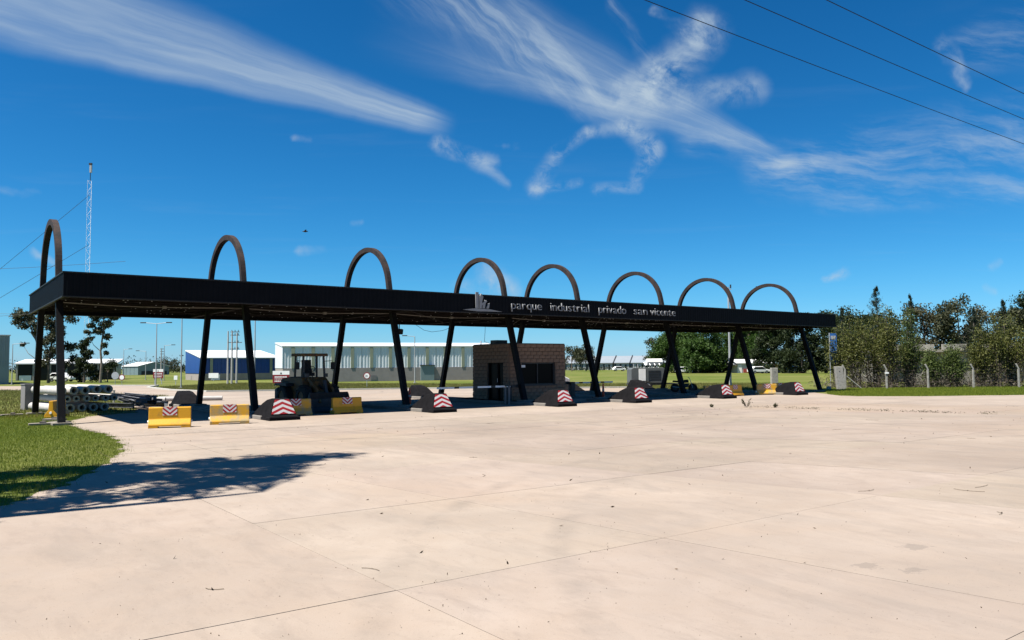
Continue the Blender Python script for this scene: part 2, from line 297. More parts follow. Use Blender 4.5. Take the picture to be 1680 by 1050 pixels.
# ------------------------------------------------------------ mesh helpers
class MB:
    def __init__(s): s.v, s.f = [], []
    def add(s, vs, fs):
        o = len(s.v); s.v += [tuple(v) for v in vs]; s.f += [tuple(i+o for i in f) for f in fs]; return s
    def box(s, c, d, rz=0., rx=0., ry=0.):
        m = Matrix.Rotation(rz, 3, 'Z') @ Matrix.Rotation(ry, 3, 'Y') @ Matrix.Rotation(rx, 3, 'X'); c = Vector(c); h = [x/2 for x in d]
        p = [c+m @ Vector((x*h[0], y*h[1], z*h[2])) for z in (-1, 1) for y in (-1, 1) for x in (-1, 1)]
        return s.add(p, [(0, 2, 3, 1), (4, 5, 7, 6), (0, 1, 5, 4), (2, 6, 7, 3), (0, 4, 6, 2), (1, 3, 7, 5)])
    def hexa(s, lo, hi):      # two rings of equal length
        n = len(lo); return s.add(list(lo)+list(hi), [tuple(range(n))[::-1], tuple(range(n, 2*n))]+[(i, (i+1) % n, n+(i+1) % n, n+i) for i in range(n)])
    def prism(s, poly, ax, a, b):   # poly in the plane across ax
        f = {'x': lambda u, v, w: (w, u, v), 'y': lambda u, v, w: (u, w, v), 'z': lambda u, v, w: (u, v, w)}[ax]
        return s.hexa([f(u, v, a) for u, v in poly], [f(u, v, b) for u, v in poly])
    def tube(s, pts, r, n=8, caps=True):
        pts = [Vector(p) for p in pts]; k = len(pts); rs = r if isinstance(r, (list, tuple)) else [r]*k; vs = []; prev = None
        for i, p in enumerate(pts):
            d = (pts[min(i+1, k-1)]-pts[max(i-1, 0)]).normalized()
            a = prev if prev and abs(prev.dot(d)) < .9 else (Vector((0, 0, 1)) if abs(d.z) < .9 else Vector((1, 0, 0)))
            u = a.cross(d).normalized(); w = d.cross(u); prev = a
            vs += [p+(u*math.cos(2*math.pi*j/n)+w*math.sin(2*math.pi*j/n))*rs[i] for j in range(n)]
        fs = [(i*n+j, i*n+(j+1) % n, (i+1)*n+(j+1) % n, (i+1)*n+j) for i in range(k-1) for j in range(n)]
        if caps: fs += [tuple(range(n))[::-1], tuple(range((k-1)*n, k*n))]
        return s.add(vs, fs)
    def ring(s, p0, p1, ro, ri, n=16):  # hollow pipe
        p0, p1 = Vector(p0), Vector(p1); d = (p1-p0).normalized(); a = Vector((0, 0, 1)) if abs(d.z) < .9 else Vector((1, 0, 0)); u = a.cross(d).normalized(); w = d.cross(u)
        c = [p+(u*math.cos(2*math.pi*j/n)+w*math.sin(2*math.pi*j/n))*r for p, r in ((p0, ri), (p0, ro), (p1, ro), (p1, ri)) for j in range(n)]
        return s.add(c, [(q*n+j, q*n+(j+1) % n, ((q+1) % 4)*n+(j+1) % n, ((q+1) % 4)*n+j) for q in range(4) for j in range(n)])
    def mesh(s, name, mt):
        me = bpy.data.meshes.new(name); me.from_pydata(s.v, [], s.f); me.materials.append(MT[mt]); me.update(); return me
    def build(s, name, mt, parent=None, loc=None, rz=None, smooth=False, bevel=0.):
        return put(name, s.mesh(name, mt), parent, loc, rz, smooth, bevel)
def put(name, me, parent=None, loc=None, rz=None, smooth=False, bevel=0.):
    o = bpy.data.objects.new(name, me); C.objects.link(o)
    if parent: o.parent = parent
    if loc is not None: o.location = loc
    if rz is not None: o.rotation_euler = (0, 0, rz)
    if smooth: me.polygons.foreach_set('use_smooth', [True]*len(me.polygons))
    if bevel:
        b = o.modifiers.new('bevel', 'BEVEL'); b.width = bevel; b.segments = 2; b.limit_method = 'ANGLE'
    return o
def tag(o, label=None, cat=None, group=None, kind=None):
    for k, v in (('label', label), ('category', cat), ('group', group), ('kind', kind)):
        if v: o[k] = v
    return o
def thing(name, label, cat, loc=(0, 0, 0), rz=0., group=None):
    o = bpy.data.objects.new(name, None); C.objects.link(o); o.location = loc; o.rotation_euler = (0, 0, rz); o.empty_display_size = .2; return tag(o, label, cat, group)
def copy_tree(o, parent=None, loc=None, rz=None, label=None):
    c = o.copy(); C.objects.link(c); c.parent = parent
    if loc is not None: c.location = loc
    if rz is not None: c.rotation_euler = (0, 0, rz)
    if label: c['label'] = label
    for ch in list(o.children): copy_tree(ch, c)
    return c
def struct(o): o['kind'] = 'structure'; return o
def quads(name, P, mt, size, aspect=.5, parent=None, up=None, droop=0.):
    """one leaf-shaped face (two triangles, folded) per point"""
    n = len(P); P = np.asarray(P, float); size = np.broadcast_to(np.asarray(size, float), (n,))[:, None]
    u = rng.normal(size=(n, 3)); u[:, 2] -= droop; u /= np.linalg.norm(u, axis=1)[:, None]
    v = rng.normal(size=(n, 3)); v -= (v*u).sum(1)[:, None]*u; v /= np.linalg.norm(v, axis=1)[:, None]; w = np.cross(u, v)
    V = np.stack([P-u*size*.5, P+v*size*aspect*.5+w*size*.08, P+u*size*.5, P-v*size*aspect*.5+w*size*.08], 1).reshape(-1, 3)
    me = bpy.data.meshes.new(name); me.vertices.add(4*n); me.vertices.foreach_set('co', V.ravel()); me.loops.add(4*n); me.loops.foreach_set('vertex_index', np.arange(4*n))
    me.polygons.add(n); me.polygons.foreach_set('loop_start', np.arange(n)*4); me.polygons.foreach_set('loop_total', np.full(n, 4)); me.materials.append(MT[mt]); me.update(calc_edges=True)
    return put(name, me, parent)
def blades(name, XY, mt, h, wd, parent=None, z=0.):
    n = len(XY); h = h*(.5+rng.random(n)); a = rng.random(n)*6.283; ln = h*.45*rng.random(n); b = rng.random(n)*6.283
    V = np.zeros((n, 3, 3)); V[:, :, :2] = XY[:, None, :]; V[:, :, 2] = z
    V[:, 0, 0] += np.cos(a)*wd/2; V[:, 0, 1] += np.sin(a)*wd/2; V[:, 1, 0] -= np.cos(a)*wd/2; V[:, 1, 1] -= np.sin(a)*wd/2; V[:, 2, 0] += np.cos(b)*ln; V[:, 2, 1] += np.sin(b)*ln; V[:, 2, 2] += h; V[:, :2, 2] -= .01
    me = bpy.data.meshes.new(name); me.vertices.add(3*n); me.vertices.foreach_set('co', V.ravel()); me.loops.add(3*n); me.loops.foreach_set('vertex_index', np.arange(3*n))
    me.polygons.add(n); me.polygons.foreach_set('loop_start', np.arange(n)*3); me.polygons.foreach_set('loop_total', np.full(n, 3)); me.materials.append(MT[mt]); me.update(calc_edges=True)
    return put(name, me, parent)
def inside(XY, poly):
    x, y = XY[:, 0], XY[:, 1]; r = np.zeros(len(XY), bool); n = len(poly)
    for i in range(n):
        (x1, y1), (x2, y2) = poly[i], poly[(i+1) % n]
        c = ((y1 > y) != (y2 > y)) & (x < (x2-x1)*(y-y1)/((y2-y1) or 1e-9)+x1); r ^= c
    return r

# ------------------------------------------------------------ ground
gm = MB(); n = 24
gm.add([(-1800, -300, -.012), (1800, -300, -.012), (1800, 3600, -.012), (-1800, 3600, -.012)], [(0, 1, 2, 3)])
tag(struct(gm.build('grass_field', 'grass_ground')), 'flat mown grass field stretching from the gate to the far trees', 'field')

def rough_line(pts, amp, step=.5):
    out = []
    for (a, b) in zip(pts[:-1], pts[1:]):
        a, b = Vector(a), Vector(b); k = max(1, int((b-a).length/step)); nrm = Vector((-(b-a).y, (b-a).x)).normalized()
        for i in range(k): out.append(tuple(a.lerp(b, i/k)+(nrm*random.uniform(-amp, amp) if i else Vector((0, 0)))))
    return out
left_edge = [(-24.03, 56.95), (-23.5, 50.8), (-21.1, 44.1), (-18.2, 38.6), (-17.0, 36.2), (-17.9, 33.7), (-16.9, 30.4), (-15.4, 27.9), (-12.9, 25.0), (-11.1, 22.6), (-9.95, 20.4), (-9.15, 18.6), (-8.5, 16.97), (-7.85, 14.4), (-7.45, 11.9), (-8.0, 9.4), (-10.0, 6.5), (-14, 2), (-20, -4)]
right_edge = [(80, 50), (30.4, 47.4), (23.6, 46.9), (20.6, 47.6), (19.6, 49.2)]
apron = rough_line(left_edge[:4], .12, .8)+rough_line(left_edge[3:16], .13, .2)+rough_line(left_edge[15:], .1, 1.)+[(-20, -40), (90, -40), (90, 50)] + rough_line(right_edge, .10, .5) + \
    [tuple(W(45.6, -4.5)[:2]), tuple(W(45.2, 1)[:2]), (14.0, 59.6), (10.5, 68.7), (5.7, 68.3), (-7.6, 70.1), (-18.8, 67.9), (-25.5, 66.4), (-31, 72), (-38, 82.8), (-40.6, 91.), (-53, 95.), (-110, 104), (-110, 88), (-42.4, 75.8), (-30, 62)]
def clip(poly, hs):          # hs: (nx, ny, d) keep nx*x+ny*y <= d
    for nx, ny, d in hs:
        out = []
        for i in range(len(poly)):
            p, q = poly[i], poly[(i+1) % len(poly)]; a, b = nx*p[0]+ny*p[1]-d, nx*q[0]+ny*q[1]-d
            if a <= 0: out.append(p)
            if a*b < 0: k = a/(a-b); out.append((p[0]+(q[0]-p[0])*k, p[1]+(q[1]-p[1])*k))
        poly = out
        if len(poly) < 3: return []
    return poly
def area(p): return abs(sum(p[i][0]*p[(i+1) % len(p)][1]-p[(i+1) % len(p)][0]*p[i][1] for i in range(len(p))))/2
def cell_clip(corners, gap):  # convex corners, counter-clockwise, in world xy
    hs = []
    for i in range(4):
        a, b = Vector(corners[i]), Vector(corners[(i+1) % 4]); e = (b-a)
        if e.length < 1e-6: continue
        nn = Vector((e.y, -e.x)).normalized(); hs.append((nn.x, nn.y, nn.dot(a)-gap))
    return clip(apron, hs)
def col_s(i, t):
    tt = max(-44., min(-20., t)); w = 2.73+.12*(-tt-24.45); return -.6+w*i+(1.25 if i >= 2 else 0)
far = MB(); T_ROWS = [-46., -42.01, -38.16, -34.31, -30.46, -26.61, -22.76, -18.91, -15.05, -11.2]
pav = thing('concrete_apron', 'pale pinkish concrete forecourt of cast slabs in front of the gate', 'pavement'); pav['kind'] = 'structure'
def add_far(corners):
    p = cell_clip(corners, 0.)
    if p and area(p) > .01: far.add([(x, y, 0) for x, y in p], [tuple(range(len(p)))])
def cw(a, b, c, d): return [tuple(W(*q)[:2]) for q in (a, b, c, d)]
for r_ in range(len(T_ROWS)-1):
    t0, t1 = T_ROWS[r_], T_ROWS[r_+1]
    for i in range(-6, 15):
        p = cell_clip(cw((col_s(i, t0), t0), (col_s(i+1, t0), t0), (col_s(i+1, t1), t1), (col_s(i, t1), t1)), .0035)
        if p and area(p) > .05:
            if p[0] == p[-1]: p = p[:-1]
            z = random.uniform(-.002, .0015); b = MB(); b.hexa([(x, y, -.03) for x, y in p], [(x, y, z) for x, y in p]); o = b.build('slab', 'concrete_slab', pav); v_ = (1.02 if i < 2 else .93)+random.uniform(-.025, .02); o.color = (v_, v_*random.uniform(.985, 1.005), v_*random.uniform(.97, 1.0), 1)
    add_far(cw((col_s(15, t0), t0), (200, t0), (200, t1), (col_s(15, t1), t1)))
add_far(cw((-200, -11.19), (200, -11.19), (200, 200), (-200, 200))); add_far(cw((-200, -200), (200, -200), (200, -46), (-200, -46)))
far.build('far_paving', 'concrete_far', pav)
jm = MB(); p = clip(apron, [(-BX, -BY, 46-(OX*BX+OY*BY)), (BX, BY, (OX*BX+OY*BY)-11.2)]); jm.add([(x, y, -.006) for x, y in p], [tuple(range(len(p)))]); jm.build('joint_filling', 'joint_dirt', pav)
# pale kerb along the far edge of the inner yard
kb = MB(); kl = [(-53, 95.), (-40.6, 91.2), (-38, 83), (-31, 72.2), (-25.5, 66.6), (-18.8, 68.1), (-7.6, 70.3), (5.7, 68.5), (10.5, 68.9)]
for (a, b) in zip(kl[:-1], kl[1:]):
    a, b = Vector((*a, 0)), Vector((*b, 0)); e = b-a; kb.box(((a+b)/2)+Vector((0, 0, .05)), (e.length+.1, .22, .13), math.atan2(e.y, e.x))
tag(struct(kb.build('kerb', 'kerb_paint')), 'low white kerb along the grass behind the gate', 'kerb')
pt = MB(); pl = [W(-14, 5.4), W(-6, 5.3), W(0.6, 5.1)]
for a, b in zip(pl[:-1], pl[1:]): e = b-a; pt.box((a+b)/2+Vector((0, 0, 0)), (e.length, .35, .02), math.atan2(e.y, e.x))
tag(struct(pt.build('footpath', 'footing')), 'narrow concrete strip crossing the grass to the gate', 'path')

# grass blades: lawn beside the forecourt, verge by the wire fence, tall fringe along the inner road
def scatter(poly, n):
    x = np.array(poly); lo, hi = x.min(0), x.max(0); q = lo+(hi-lo)*rng.random((n, 2)); return q[inside(q, poly)]
ap = np.array(apron)
def lawn(name, poly, n, mt, h, wd, label, keep_off=True):
    q = scatter(poly, n)
    if keep_off:
        q = q[~inside(q+rng.normal(size=q.shape)*.11, apron)]
    o = blades(name, q, mt, h, wd, z=-.012); return tag(o, label, 'grass', kind='stuff')
lawn('lawn_grass', [(-7, 9), (-7, 16), (-9.5, 24), (-15, 31), (-24, 38), (-24, 30), (-14, 16), (-10, 9)], 330000, 'grass_blade', .05, .012, 'bright green short lawn beside the forecourt at the canopy end')
lawn('meadow_grass', [(-17, 33), (-20, 46), (-25, 58), (-42, 76), (-70, 84), (-60, 60), (-26, 37), (-22, 33)], 130000, 'grass_field', .13, .03, 'rough green grass round the stacked concrete poles')
lawn('verge_grass', [(19.5, 49), (20.5, 47.2), (23.6, 46.7), (30.4, 47.2), (46, 48.2), (46, 62), (24, 62)], 120000, 'grass_blade', .09, .025, 'green verge grass below the wire fence')
lawn('roadside_grass', [(-38, 84), (-31, 73), (-25, 67.5), (-7, 71), (6, 69.5), (14, 61), (22, 62), (26, 80), (-6, 88), (-36, 104)], 150000, 'grass_field', .12, .045, 'sunlit yellowish grass beyond the kerb behind the gate')
# dry leaves and twigs blown over the slabs
q = scatter([(-6, 8), (-3, 5.5), (4, 5.5), (9, 10), (24, 36), (14, 43), (-12, 27)], 640); k = rng.random(len(q)); q = q[inside(q, apron)]
lo_ = quads('leaf_litter', np.c_[q, np.full(len(q), .012)], 'litter', .025+.06*rng.random(len(q))**2, .3)
tag(lo_, 'dry leaves and chips scattered over the concrete slabs', 'leaves', kind='stuff')
tw = MB()
for i in range(26):
    c = Vector(q[i*9 % len(q)]); a = random.random()*6.28; l = random.uniform(.08, .24); b = random.uniform(-.5, .5)
    tw.tube([(c.x+math.cos(a+b*u)*l*u, c.y+math.sin(a+b*u)*l*u, .008) for u in (-1, -.5, 0, .5, 1)], .003, 4)
tag(tw.build('twig_litter', 'twig'), 'thin curved twigs lying on the concrete slabs', 'twigs', kind='stuff')
g_ = scatter([(-5.5, 9), (-3, 5.6), (4, 5.6), (8, 10), (12, 22), (-6, 18)], 1500); g_ = np.concatenate([g_, g_[:500]+rng.normal(size=(len(g_[:500]), 2))*.12]); g_ = g_[inside(g_, apron)]; g_ = g_[rng.random(len(g_)) < np.clip(7/g_[:, 1], 0, 1)]
tag(quads('grit', np.c_[g_, np.full(len(g_), .005)], 'litter', .006+.012*rng.random(len(g_))**2, .7), 'dark grit and seed husks strewn over the concrete', 'grit', kind='stuff')
# weeds in the expansion joint
wq = []
for i in range(46):
    u = random.random()**.7; c = Vector((10.7, 36.6)).lerp(Vector((18.4, 30.2)), u); h = .05+.06*random.random()
    for j in range(14): wq.append((c.x+random.gauss(0, .10), c.y+random.gauss(0, .05), random.random()*h))
tag(quads('joint_weeds', wq, 'leaf_olive', .06, .3), 'dry low weeds along a joint in the forecourt', 'weeds', kind='stuff')
for i, (x, y, h, lb) in enumerate([(10.75, 36.7, .42, 'upright two-stemmed weed growing from the joint in the concrete'), (11.9, 36.2, .16, 'low round weed clump in the joint beside the taller weed'), (9.2, 36.9, .10, 'small flat weed tuft at the start of the weedy joint')]):
    t = thing('weed', lb, 'weed', (x, y, 0)); b = MB(); P = []
    for j in range(6):
        a = random.random()*6.28; e = Vector((math.cos(a)*h*.5, math.sin(a)*h*.5, h*random.uniform(.6, 1))); b.tube([(0, 0, -.01), e*.5+Vector((0, 0, .03)), e], .006, 4)
        for q_ in range(26): P.append(tuple(e*random.uniform(.3, 1)+Vector((random.gauss(0, .03), random.gauss(0, .03), random.gauss(0, .03)))))
    b.build('stem', 'twig', t); quads('leaves', P, 'leaf_olive', .07, .45, t)

# ------------------------------------------------------------ entrance canopy
SK = [0, 6.994, 14.06, 20.97, 26.18, 33.19, 40.27, 47.55]
CT0, CT1, CZ0, CZ1, CS0, CS1 = -5.36, 5.64, 4.55, 5.385, -.18, 47.86
can = thing('entrance_canopy', 'long black entrance canopy carried by eight arches over the lanes', 'canopy', W(0, 0), ALPHA)
AW, ATIP = 4.2, 7.97
def arch_half():
    pts = [(AW-.31*z, z) for z in np.linspace(-.05, 5.3, 24)]+[(2.42*math.cos(a), 5.7+2.25*math.sin(a)) for a in np.linspace(R(8), R(90), 22)]
    for _ in range(2):
        q = [pts[0]]
        for i in range(1, len(pts)-1): q.append(tuple((np.array(pts[i-1])+2*np.array(pts[i])+np.array(pts[i+1]))/4))
        pts = q+[pts[-1]]
    return pts
HALF = arch_half(); kk = next(i for i, p in enumerate(HALF) if p[1] > 4.86); tc = HALF[kk][0]
CROWN = [(-a, z) for a, z in HALF[kk:]]+[(a, z) for a, z in HALF[kk:-1][::-1]]; LEG = HALF[:kk+1]
def arch_z(t): return next(z for a, z in HALF if a <= abs(t))
def arch_sweep(pts, wd, dp):
    b = MB(); vs = []
    for i, (t, z) in enumerate(pts):
        a, c = pts[max(i-1, 0)], pts[min(i+1, len(pts)-1)]; d = Vector((c[0]-a[0], c[1]-a[1])).normalized(); nn = Vector((-d.y, d.x))
        for sx, k in ((-1, -1), (1, -1), (1, 1), (-1, 1)): vs.append((sx*wd/2, t+nn.x*k*dp/2, z+nn.y*k*dp/2))
    m = len(pts); fs = [(i*4+j, i*4+(j+1) % 4, (i+1)*4+(j+1) % 4, (i+1)*4+j) for i in range(m-1) for j in range(4)]+[(3, 2, 1, 0), tuple(range(4*m-4, 4*m))]
    return b.add(vs, fs)
crown_me = arch_sweep(CROWN, .22, .235).mesh('arch', 'arch_rust')
leg_f = arch_sweep([(-a, z) for a, z in LEG], .24, .265).mesh('leg', 'leg_paint'); leg_b = arch_sweep(LEG[::-1], .24, .265).mesh('leg', 'leg_paint')
foot_me = MB().box((0, 0, .03), (.62, .62, .1)).mesh('footing', 'footing')
arches = []
for i, s in enumerate(SK):
    a = put('arch', crown_me, can, (s, 0, 0)); arches.append(a)
    put('leg', leg_f, a); put('leg', leg_b, a); z = 0 if i in (0, 7) else .14
    put('footing', foot_me, a, (0, -AW, z)); put('footing', foot_me, a, (0, AW, z))
def rib_panel(L, h, pitch=.2, dep=.016):
    b = MB(); k = int(round(L/pitch)); pr = []
    for i in range(k): x = i*pitch; pr += [(x, 0), (x+.085, 0), (x+.105, -dep), (x+.18, -dep)]
    pr.append((L, 0)); m = len(pr)
    b.add([(x, y, 0) for x, y in pr]+[(x, y, h) for x, y in pr], [(i, i+1, m+i+1, m+i) for i in range(m-1)]); return b
HF = CZ1-CZ0; NP = 16; PL = (CS1-CS0)/NP
fp = rib_panel(PL, HF, PL/15).mesh('fascia_panel', 'fascia_black')
for i in range(NP):
    put('fascia_panel', fp, can, (CS0+PL*i, CT0, CZ0)); o = put('fascia_panel', fp, can, (CS0+PL*(i+1), CT1, CZ0), math.pi)
NE = 4; EL_ = (CT1-CT0)/NE; ep = rib_panel(EL_, HF, EL_/14).mesh('fascia_panel', 'fascia_black')
for i in range(NE):
    put('fascia_panel', ep, can, (CS0, CT0+EL_*(i+1), CZ0), -math.pi/2); put('fascia_panel', ep, can, (CS1, CT0+EL_*i, CZ0), math.pi/2)
tr = MB()
for z, hh in ((CZ1+.015, .05), (CZ0-.012, .045)):
    for t in (CT0, CT1): tr.box(((CS0+CS1)/2, t, z), (CS1-CS0+.09, .085, hh))
    for s in (CS0, CS1): tr.box((s, (CT0+CT1)/2, z), (.085, CT1-CT0-.09, hh-.004))
tr.build('edge_trim', 'black_steel', can)
MB().box(((CS0+CS1)/2, (CT0+CT1)/2, 5.16), (CS1-CS0-.06, CT1-CT0-.06, .05)).build('roof_deck', 'black_steel', can)
sf = MB(); k = int((CT1-CT0-.1)/.25)
for i in range(k):   # ribbed underside sheet, ribs along the canopy
    t = CT0+.05+i*.25; sf.add([(CS0+.04, t, 4.86), (CS1-.04, t, 4.86), (CS1-.04, t+.17, 4.86), (CS0+.04, t+.17, 4.86), (CS0+.04, t+.2, 4.9), (CS1-.04, t+.2, 4.9), (CS0+.04, t+.25, 4.86), (CS1-.04, t+.25, 4.86)], [(0, 1, 2, 3), (3, 2, 5, 4), (4, 5, 7, 6)])
sf.build('soffit', 'soffit_brown', can)
for i in range(10):
    t = -4.9+i*1.12; MB().box((23.84, t, 4.78), (CS1-CS0-.12, .09, .15)).build('purlin', 'purlin_brown', can)
for s in SK: MB().box((s, .14, 4.66), (.2, CT1-CT0-.14, .18)).build('crossbeam', 'soffit_brown', can)
for i, (a, b) in enumerate(zip(SK[:-1], SK[1:])):     # flat cross bracing below the purlins
    for u, v in (((a, -4.4), (b, 3.8)), ((a, 3.8), (b, -4.4))):
        br = MB(); br.tube([(u[0], u[1], 4.60), (v[0], v[1], 4.60+.01*i)], .022, 6); br.build('brace_rod', 'purlin_brown', can)
    cd = MB(); x = [a+(b-a)*j/12 for j in range(13)]
    cd.tube([(q_, -2.3+.25*math.sin(q_*.8), 4.56-.07*math.sin(math.pi*j/12)) for j, q_ in enumerate(x)], .02, 6); co = cd.build('conduit', 'pvc_conduit', can)
    MB().box((a+(b-a)*.55, -2.3+.25*math.sin((a+(b-a)*.55)*.8), 4.49), (.14, .14, .1)).build('junction_box', 'pvc_conduit', co)
bo = MB()
for i in range(420):
    s_, t_ = random.uniform(.2, 47.4), random.choice([-4.9+j*1.12 for j in range(10)])+random.uniform(-.05, .05); bo.box((s_, t_, 4.698), (.045, .035, .02))
o = bo.build('bolt_heads', 'galv', can); o['kind'] = 'stuff'
dp = MB(); dp.tube([(26.18, 3.55, 4.5), (26.55, 3.2, 4.3), (26.55, 3.2, 4.05), (26.22, 3.22, 3.85), (26.2, 3.5, 3.0)], .06, 8); dp.build('downpipe', 'black_steel', can)
# raised lettering and emblem on the front fascia
def glyph(ch, cache={}):
    if ch in cache: return cache[ch]
    cu = bpy.data.curves.new('glyph', 'FONT'); cu.body = ch; cu.size = 1; cu.extrude = .05; cu.resolution_u = 4; cu.offset = -.009
    o = bpy.data.objects.new('glyph', cu); C.objects.link(o); bpy.context.view_layer.update()
    me = bpy.data.meshes.new_from_object(o.evaluated_get(bpy.context.evaluated_depsgraph_get())); bpy.data.objects.remove(o)
    me.name = 'letter_'+ch; me.materials.clear(); me.materials.append(MT['letter_grey'])
    co = np.zeros(len(me.vertices)*3); me.vertices.foreach_get('co', co); co = co.reshape(-1, 3); cache[ch] = (me, co[:, 0].min(), co[:, 0].max()); return cache[ch]
def word(txt, s0, s1, zb, size, parent, t, mt=None, name='letter'):
    gl = [glyph(c) for c in txt]; gap = .11; tot = sum(g[2]-g[1] for g in gl)+gap*(len(gl)-1); k = (s1-s0)/tot; x = s0
    for g in gl:
        o = put(name, g[0], parent, (x-g[1]*k, t, zb)); o.rotation_euler = (math.pi/2, 0, 0); o.scale = (k, size, size); x += (g[2]-g[1]+gap)*k
LT = CT0-.075
for txt, s0, s1 in (('parque', 19.22, 21.14), ('industrial', 21.72, 24.37), ('privado', 25.06, 27.1), ('san', 27.72, 28.78), ('vicente', 29.03, 31.1)):
    word(txt, s0, s1, 4.79, .61, can, LT)
em = MB(); y0, y1 = CT0-.10, CT0-.045
em.prism([(16.35, 4.655), (17.2, 4.60), (18.66, 4.62), (17.9, 4.72), (17.1, 4.74)], 'y', y0, y1); em.build('emblem_base', 'letter_grey', can)
em = MB(); em.prism([(17.10, 4.75), (17.26, 4.75), (17.26, 5.52), (17.10, 5.52)], 'y', y0, y1); em.build('emblem_tower', 'letter_grey', can)
for P in ([(17.30, 4.75), (17.42, 4.75), (17.46, 5.12), (17.52, 5.30), (17.40, 5.46), (17.30, 5.30)], [(17.46, 4.75), (17.60, 4.75), (17.66, 5.02), (17.62, 5.16), (17.52, 4.98)], [(17.68, 4.75), (17.84, 4.75), (17.90, 5.02), (17.80, 4.98), (17.76, 4.88)], [(17.33, 4.92), (17.38, 4.84), (17.75, 5.08), (17.70, 5.14)]):
    em = MB(); em.prism(P, 'y', y0-.004*len(P), y1); em.build('emblem_block', 'letter_grey', can)
# floodlight hanging from the back edge
fl = thing('floodlight', 'small black floodlight hanging under the canopy edge', 'floodlight', W(18.75, 5.2, 4.53), ALPHA)
MB().box((0, 0, -.18), (.05, .04, .36)).build('bracket', 'dark_metal', fl); MB().box((0, 0, -.46), (.44, .2, .32), 0, .25).build('housing', 'dark_metal', fl, bevel=.03); MB().box((0, .11, -.49), (.36, .02, .24), 0, .25).build('lens', 'win_glass', fl)
cb = MB(); cb.tube([W(19.9, 5.3, 4.53), W(20.5, 5.3, 4.2), W(21.1, 5.35, 4.1), W(21.9, 5.4, 4.2), W(22.9, 5.4, 4.53)], .012, 5); tag(cb.build('hanging_cable', 'wire_black'), 'slack black cable looping below the canopy edge', 'cable')
cb = MB(); cb.tube([W(23.2, 2.6, 4.6), W(22.9, 2.2, 4.0), W(22.3, 1.4, 3.4), W(21.6, -.6, 3.14)], .012, 5); tag(cb.build('booth_cable', 'wire_black'), 'thin cable dropping from the canopy to the booth roof', 'cable')

# ------------------------------------------------------------ lane islands, crash noses
isl = MB(); isl.prism([(-.62, -6.6), (.62, -6.6), (.62, 6.6), (-.62, 6.6)], 'z', -.02, .15); isl_me = isl.mesh('traffic_island', 'island_conc')
order = ['second', 'third', 'fourth', 'fifth', 'sixth', 'seventh']
for k in range(1, 7):
    o = put('traffic_island', isl_me, None, W(SK[k], 0), ALPHA, bevel=.03); struct(o); tag(o, 'raised concrete lane island under the %s arch of the canopy' % order[k-1], 'island')
def crash_nose():
    r = thing('crash_nose', '', 'crash nose')
    prof = [(0., .0, .56), (.0, .15, .56), (.10, .19, .52), (.34, .80, .30), (.60, .82, .30), (.95, .76, .36), (1.3, .61, .42), (1.65, .40, .47), (2.0, .23, .51), (2.3, .13, .54), (2.4, 0., .54)]
    b = MB(); ring = []
    top = prof[1:-1]; vs = []; m = len(top)
    for y, z, w in top: vs += [(-w, y, z), (w, y, z)]
    for y, z, w in top: wb = .58; vs += [(-wb, y, 0), (wb, y, 0)]
    fs = [(2*i, 2*i+1, 2*i+3, 2*i+2) for i in range(m-1)]+[(2*m+2*i, 2*i, 2*i+2, 2*m+2*i+2) for i in range(m-1)]+[(2*i+1, 2*m+2*i+1, 2*m+2*i+3, 2*i+3) for i in range(m-1)]+[(2*m, 2*m+1, 1, 0), (2*m-2, 2*m-1, 4*m-1, 4*m-2)]
    b.add(vs, fs); b.build('body', 'nose_black', r, bevel=.025)
    b = MB(); b.prism([(-.6, -.06), (.6, -.06), (.6, .4), (-.6, .4)], 'z', 0, .13); b.build('base_lip', 'nose_black', r, bevel=.02)
    a0, a1 = Vector((0, .118, .235)), Vector((0, .325, .765)); nn = Vector((0, -(a1-a0).z, (a1-a0).y)).normalized()*.02
    b = MB(); lo = [a0+Vector((-.47, 0, 0)), a0+Vector((.47, 0, 0)), a1+Vector((.275, 0, 0)), a1+Vector((-.275, 0, 0))]; b.hexa(lo, [p+nn for p in lo]); b.build('chevron_panel', 'chevron_nose', r)
    return r
cn0 = crash_nose(); first = True
for k in range(1, 7):
    for side in (0, 1):
        lb = ('black concrete crash nose with red and white chevrons at the %s arch, forecourt side' if not side else 'black concrete crash nose at the estate end of the island under the %s arch') % order[k-1]
        loc, rz = (W(SK[k]-.02, -7.55), ALPHA) if not side else (W(SK[k], 7.55), ALPHA+math.pi)
        if first: cn0.location = loc; cn0.rotation_euler = (0, 0, rz); cn0['label'] = lb; cn0['group'] = 'crash noses on the lane islands'; first = False
        else: copy_tree(cn0, None, loc, rz, lb)

# ------------------------------------------------------------ yellow barriers
def barrier(mt):
    r = thing('road_barrier', '', 'barrier', group='yellow road barriers'); h = [(.25, .05), (.25, .10), (.235, .13), (.105, .30), (.08, .66), (.06, .69)]
    poly = [(-a, z) for a, z in h]+[(a, z) for a, z in h[::-1]]
    b = MB(); b.prism(poly, 'x', -.66, .66); b.build('body', mt, r, bevel=.018)
    for s in (-1, 1): b = MB(); b.prism([(-.25, 0), (.25, 0), (.25, .055), (-.25, .055)], 'x', s*.66, s*.36); b.build('foot', mt, r, bevel=.01)
    for s in (-1, 1): b = MB(); b.tube([(s*.655, 0, .20), (s*.70, 0, .20)], .05, 10); b.build('end_plug', 'white_paint', r)
    a = math.atan2(.025, .36)
    sg = MB(); sg.box((0, 0, 0), (.45, .012, .28)); o = sg.build('chevron_sign', 'chevron_sign', r, (0, -.094, .555)); o.rotation_euler = (-a, 0, 0)
    return r
bar_a, bar_b = barrier('barrier_yellow'), barrier('barrier_scuffed'); used = set()
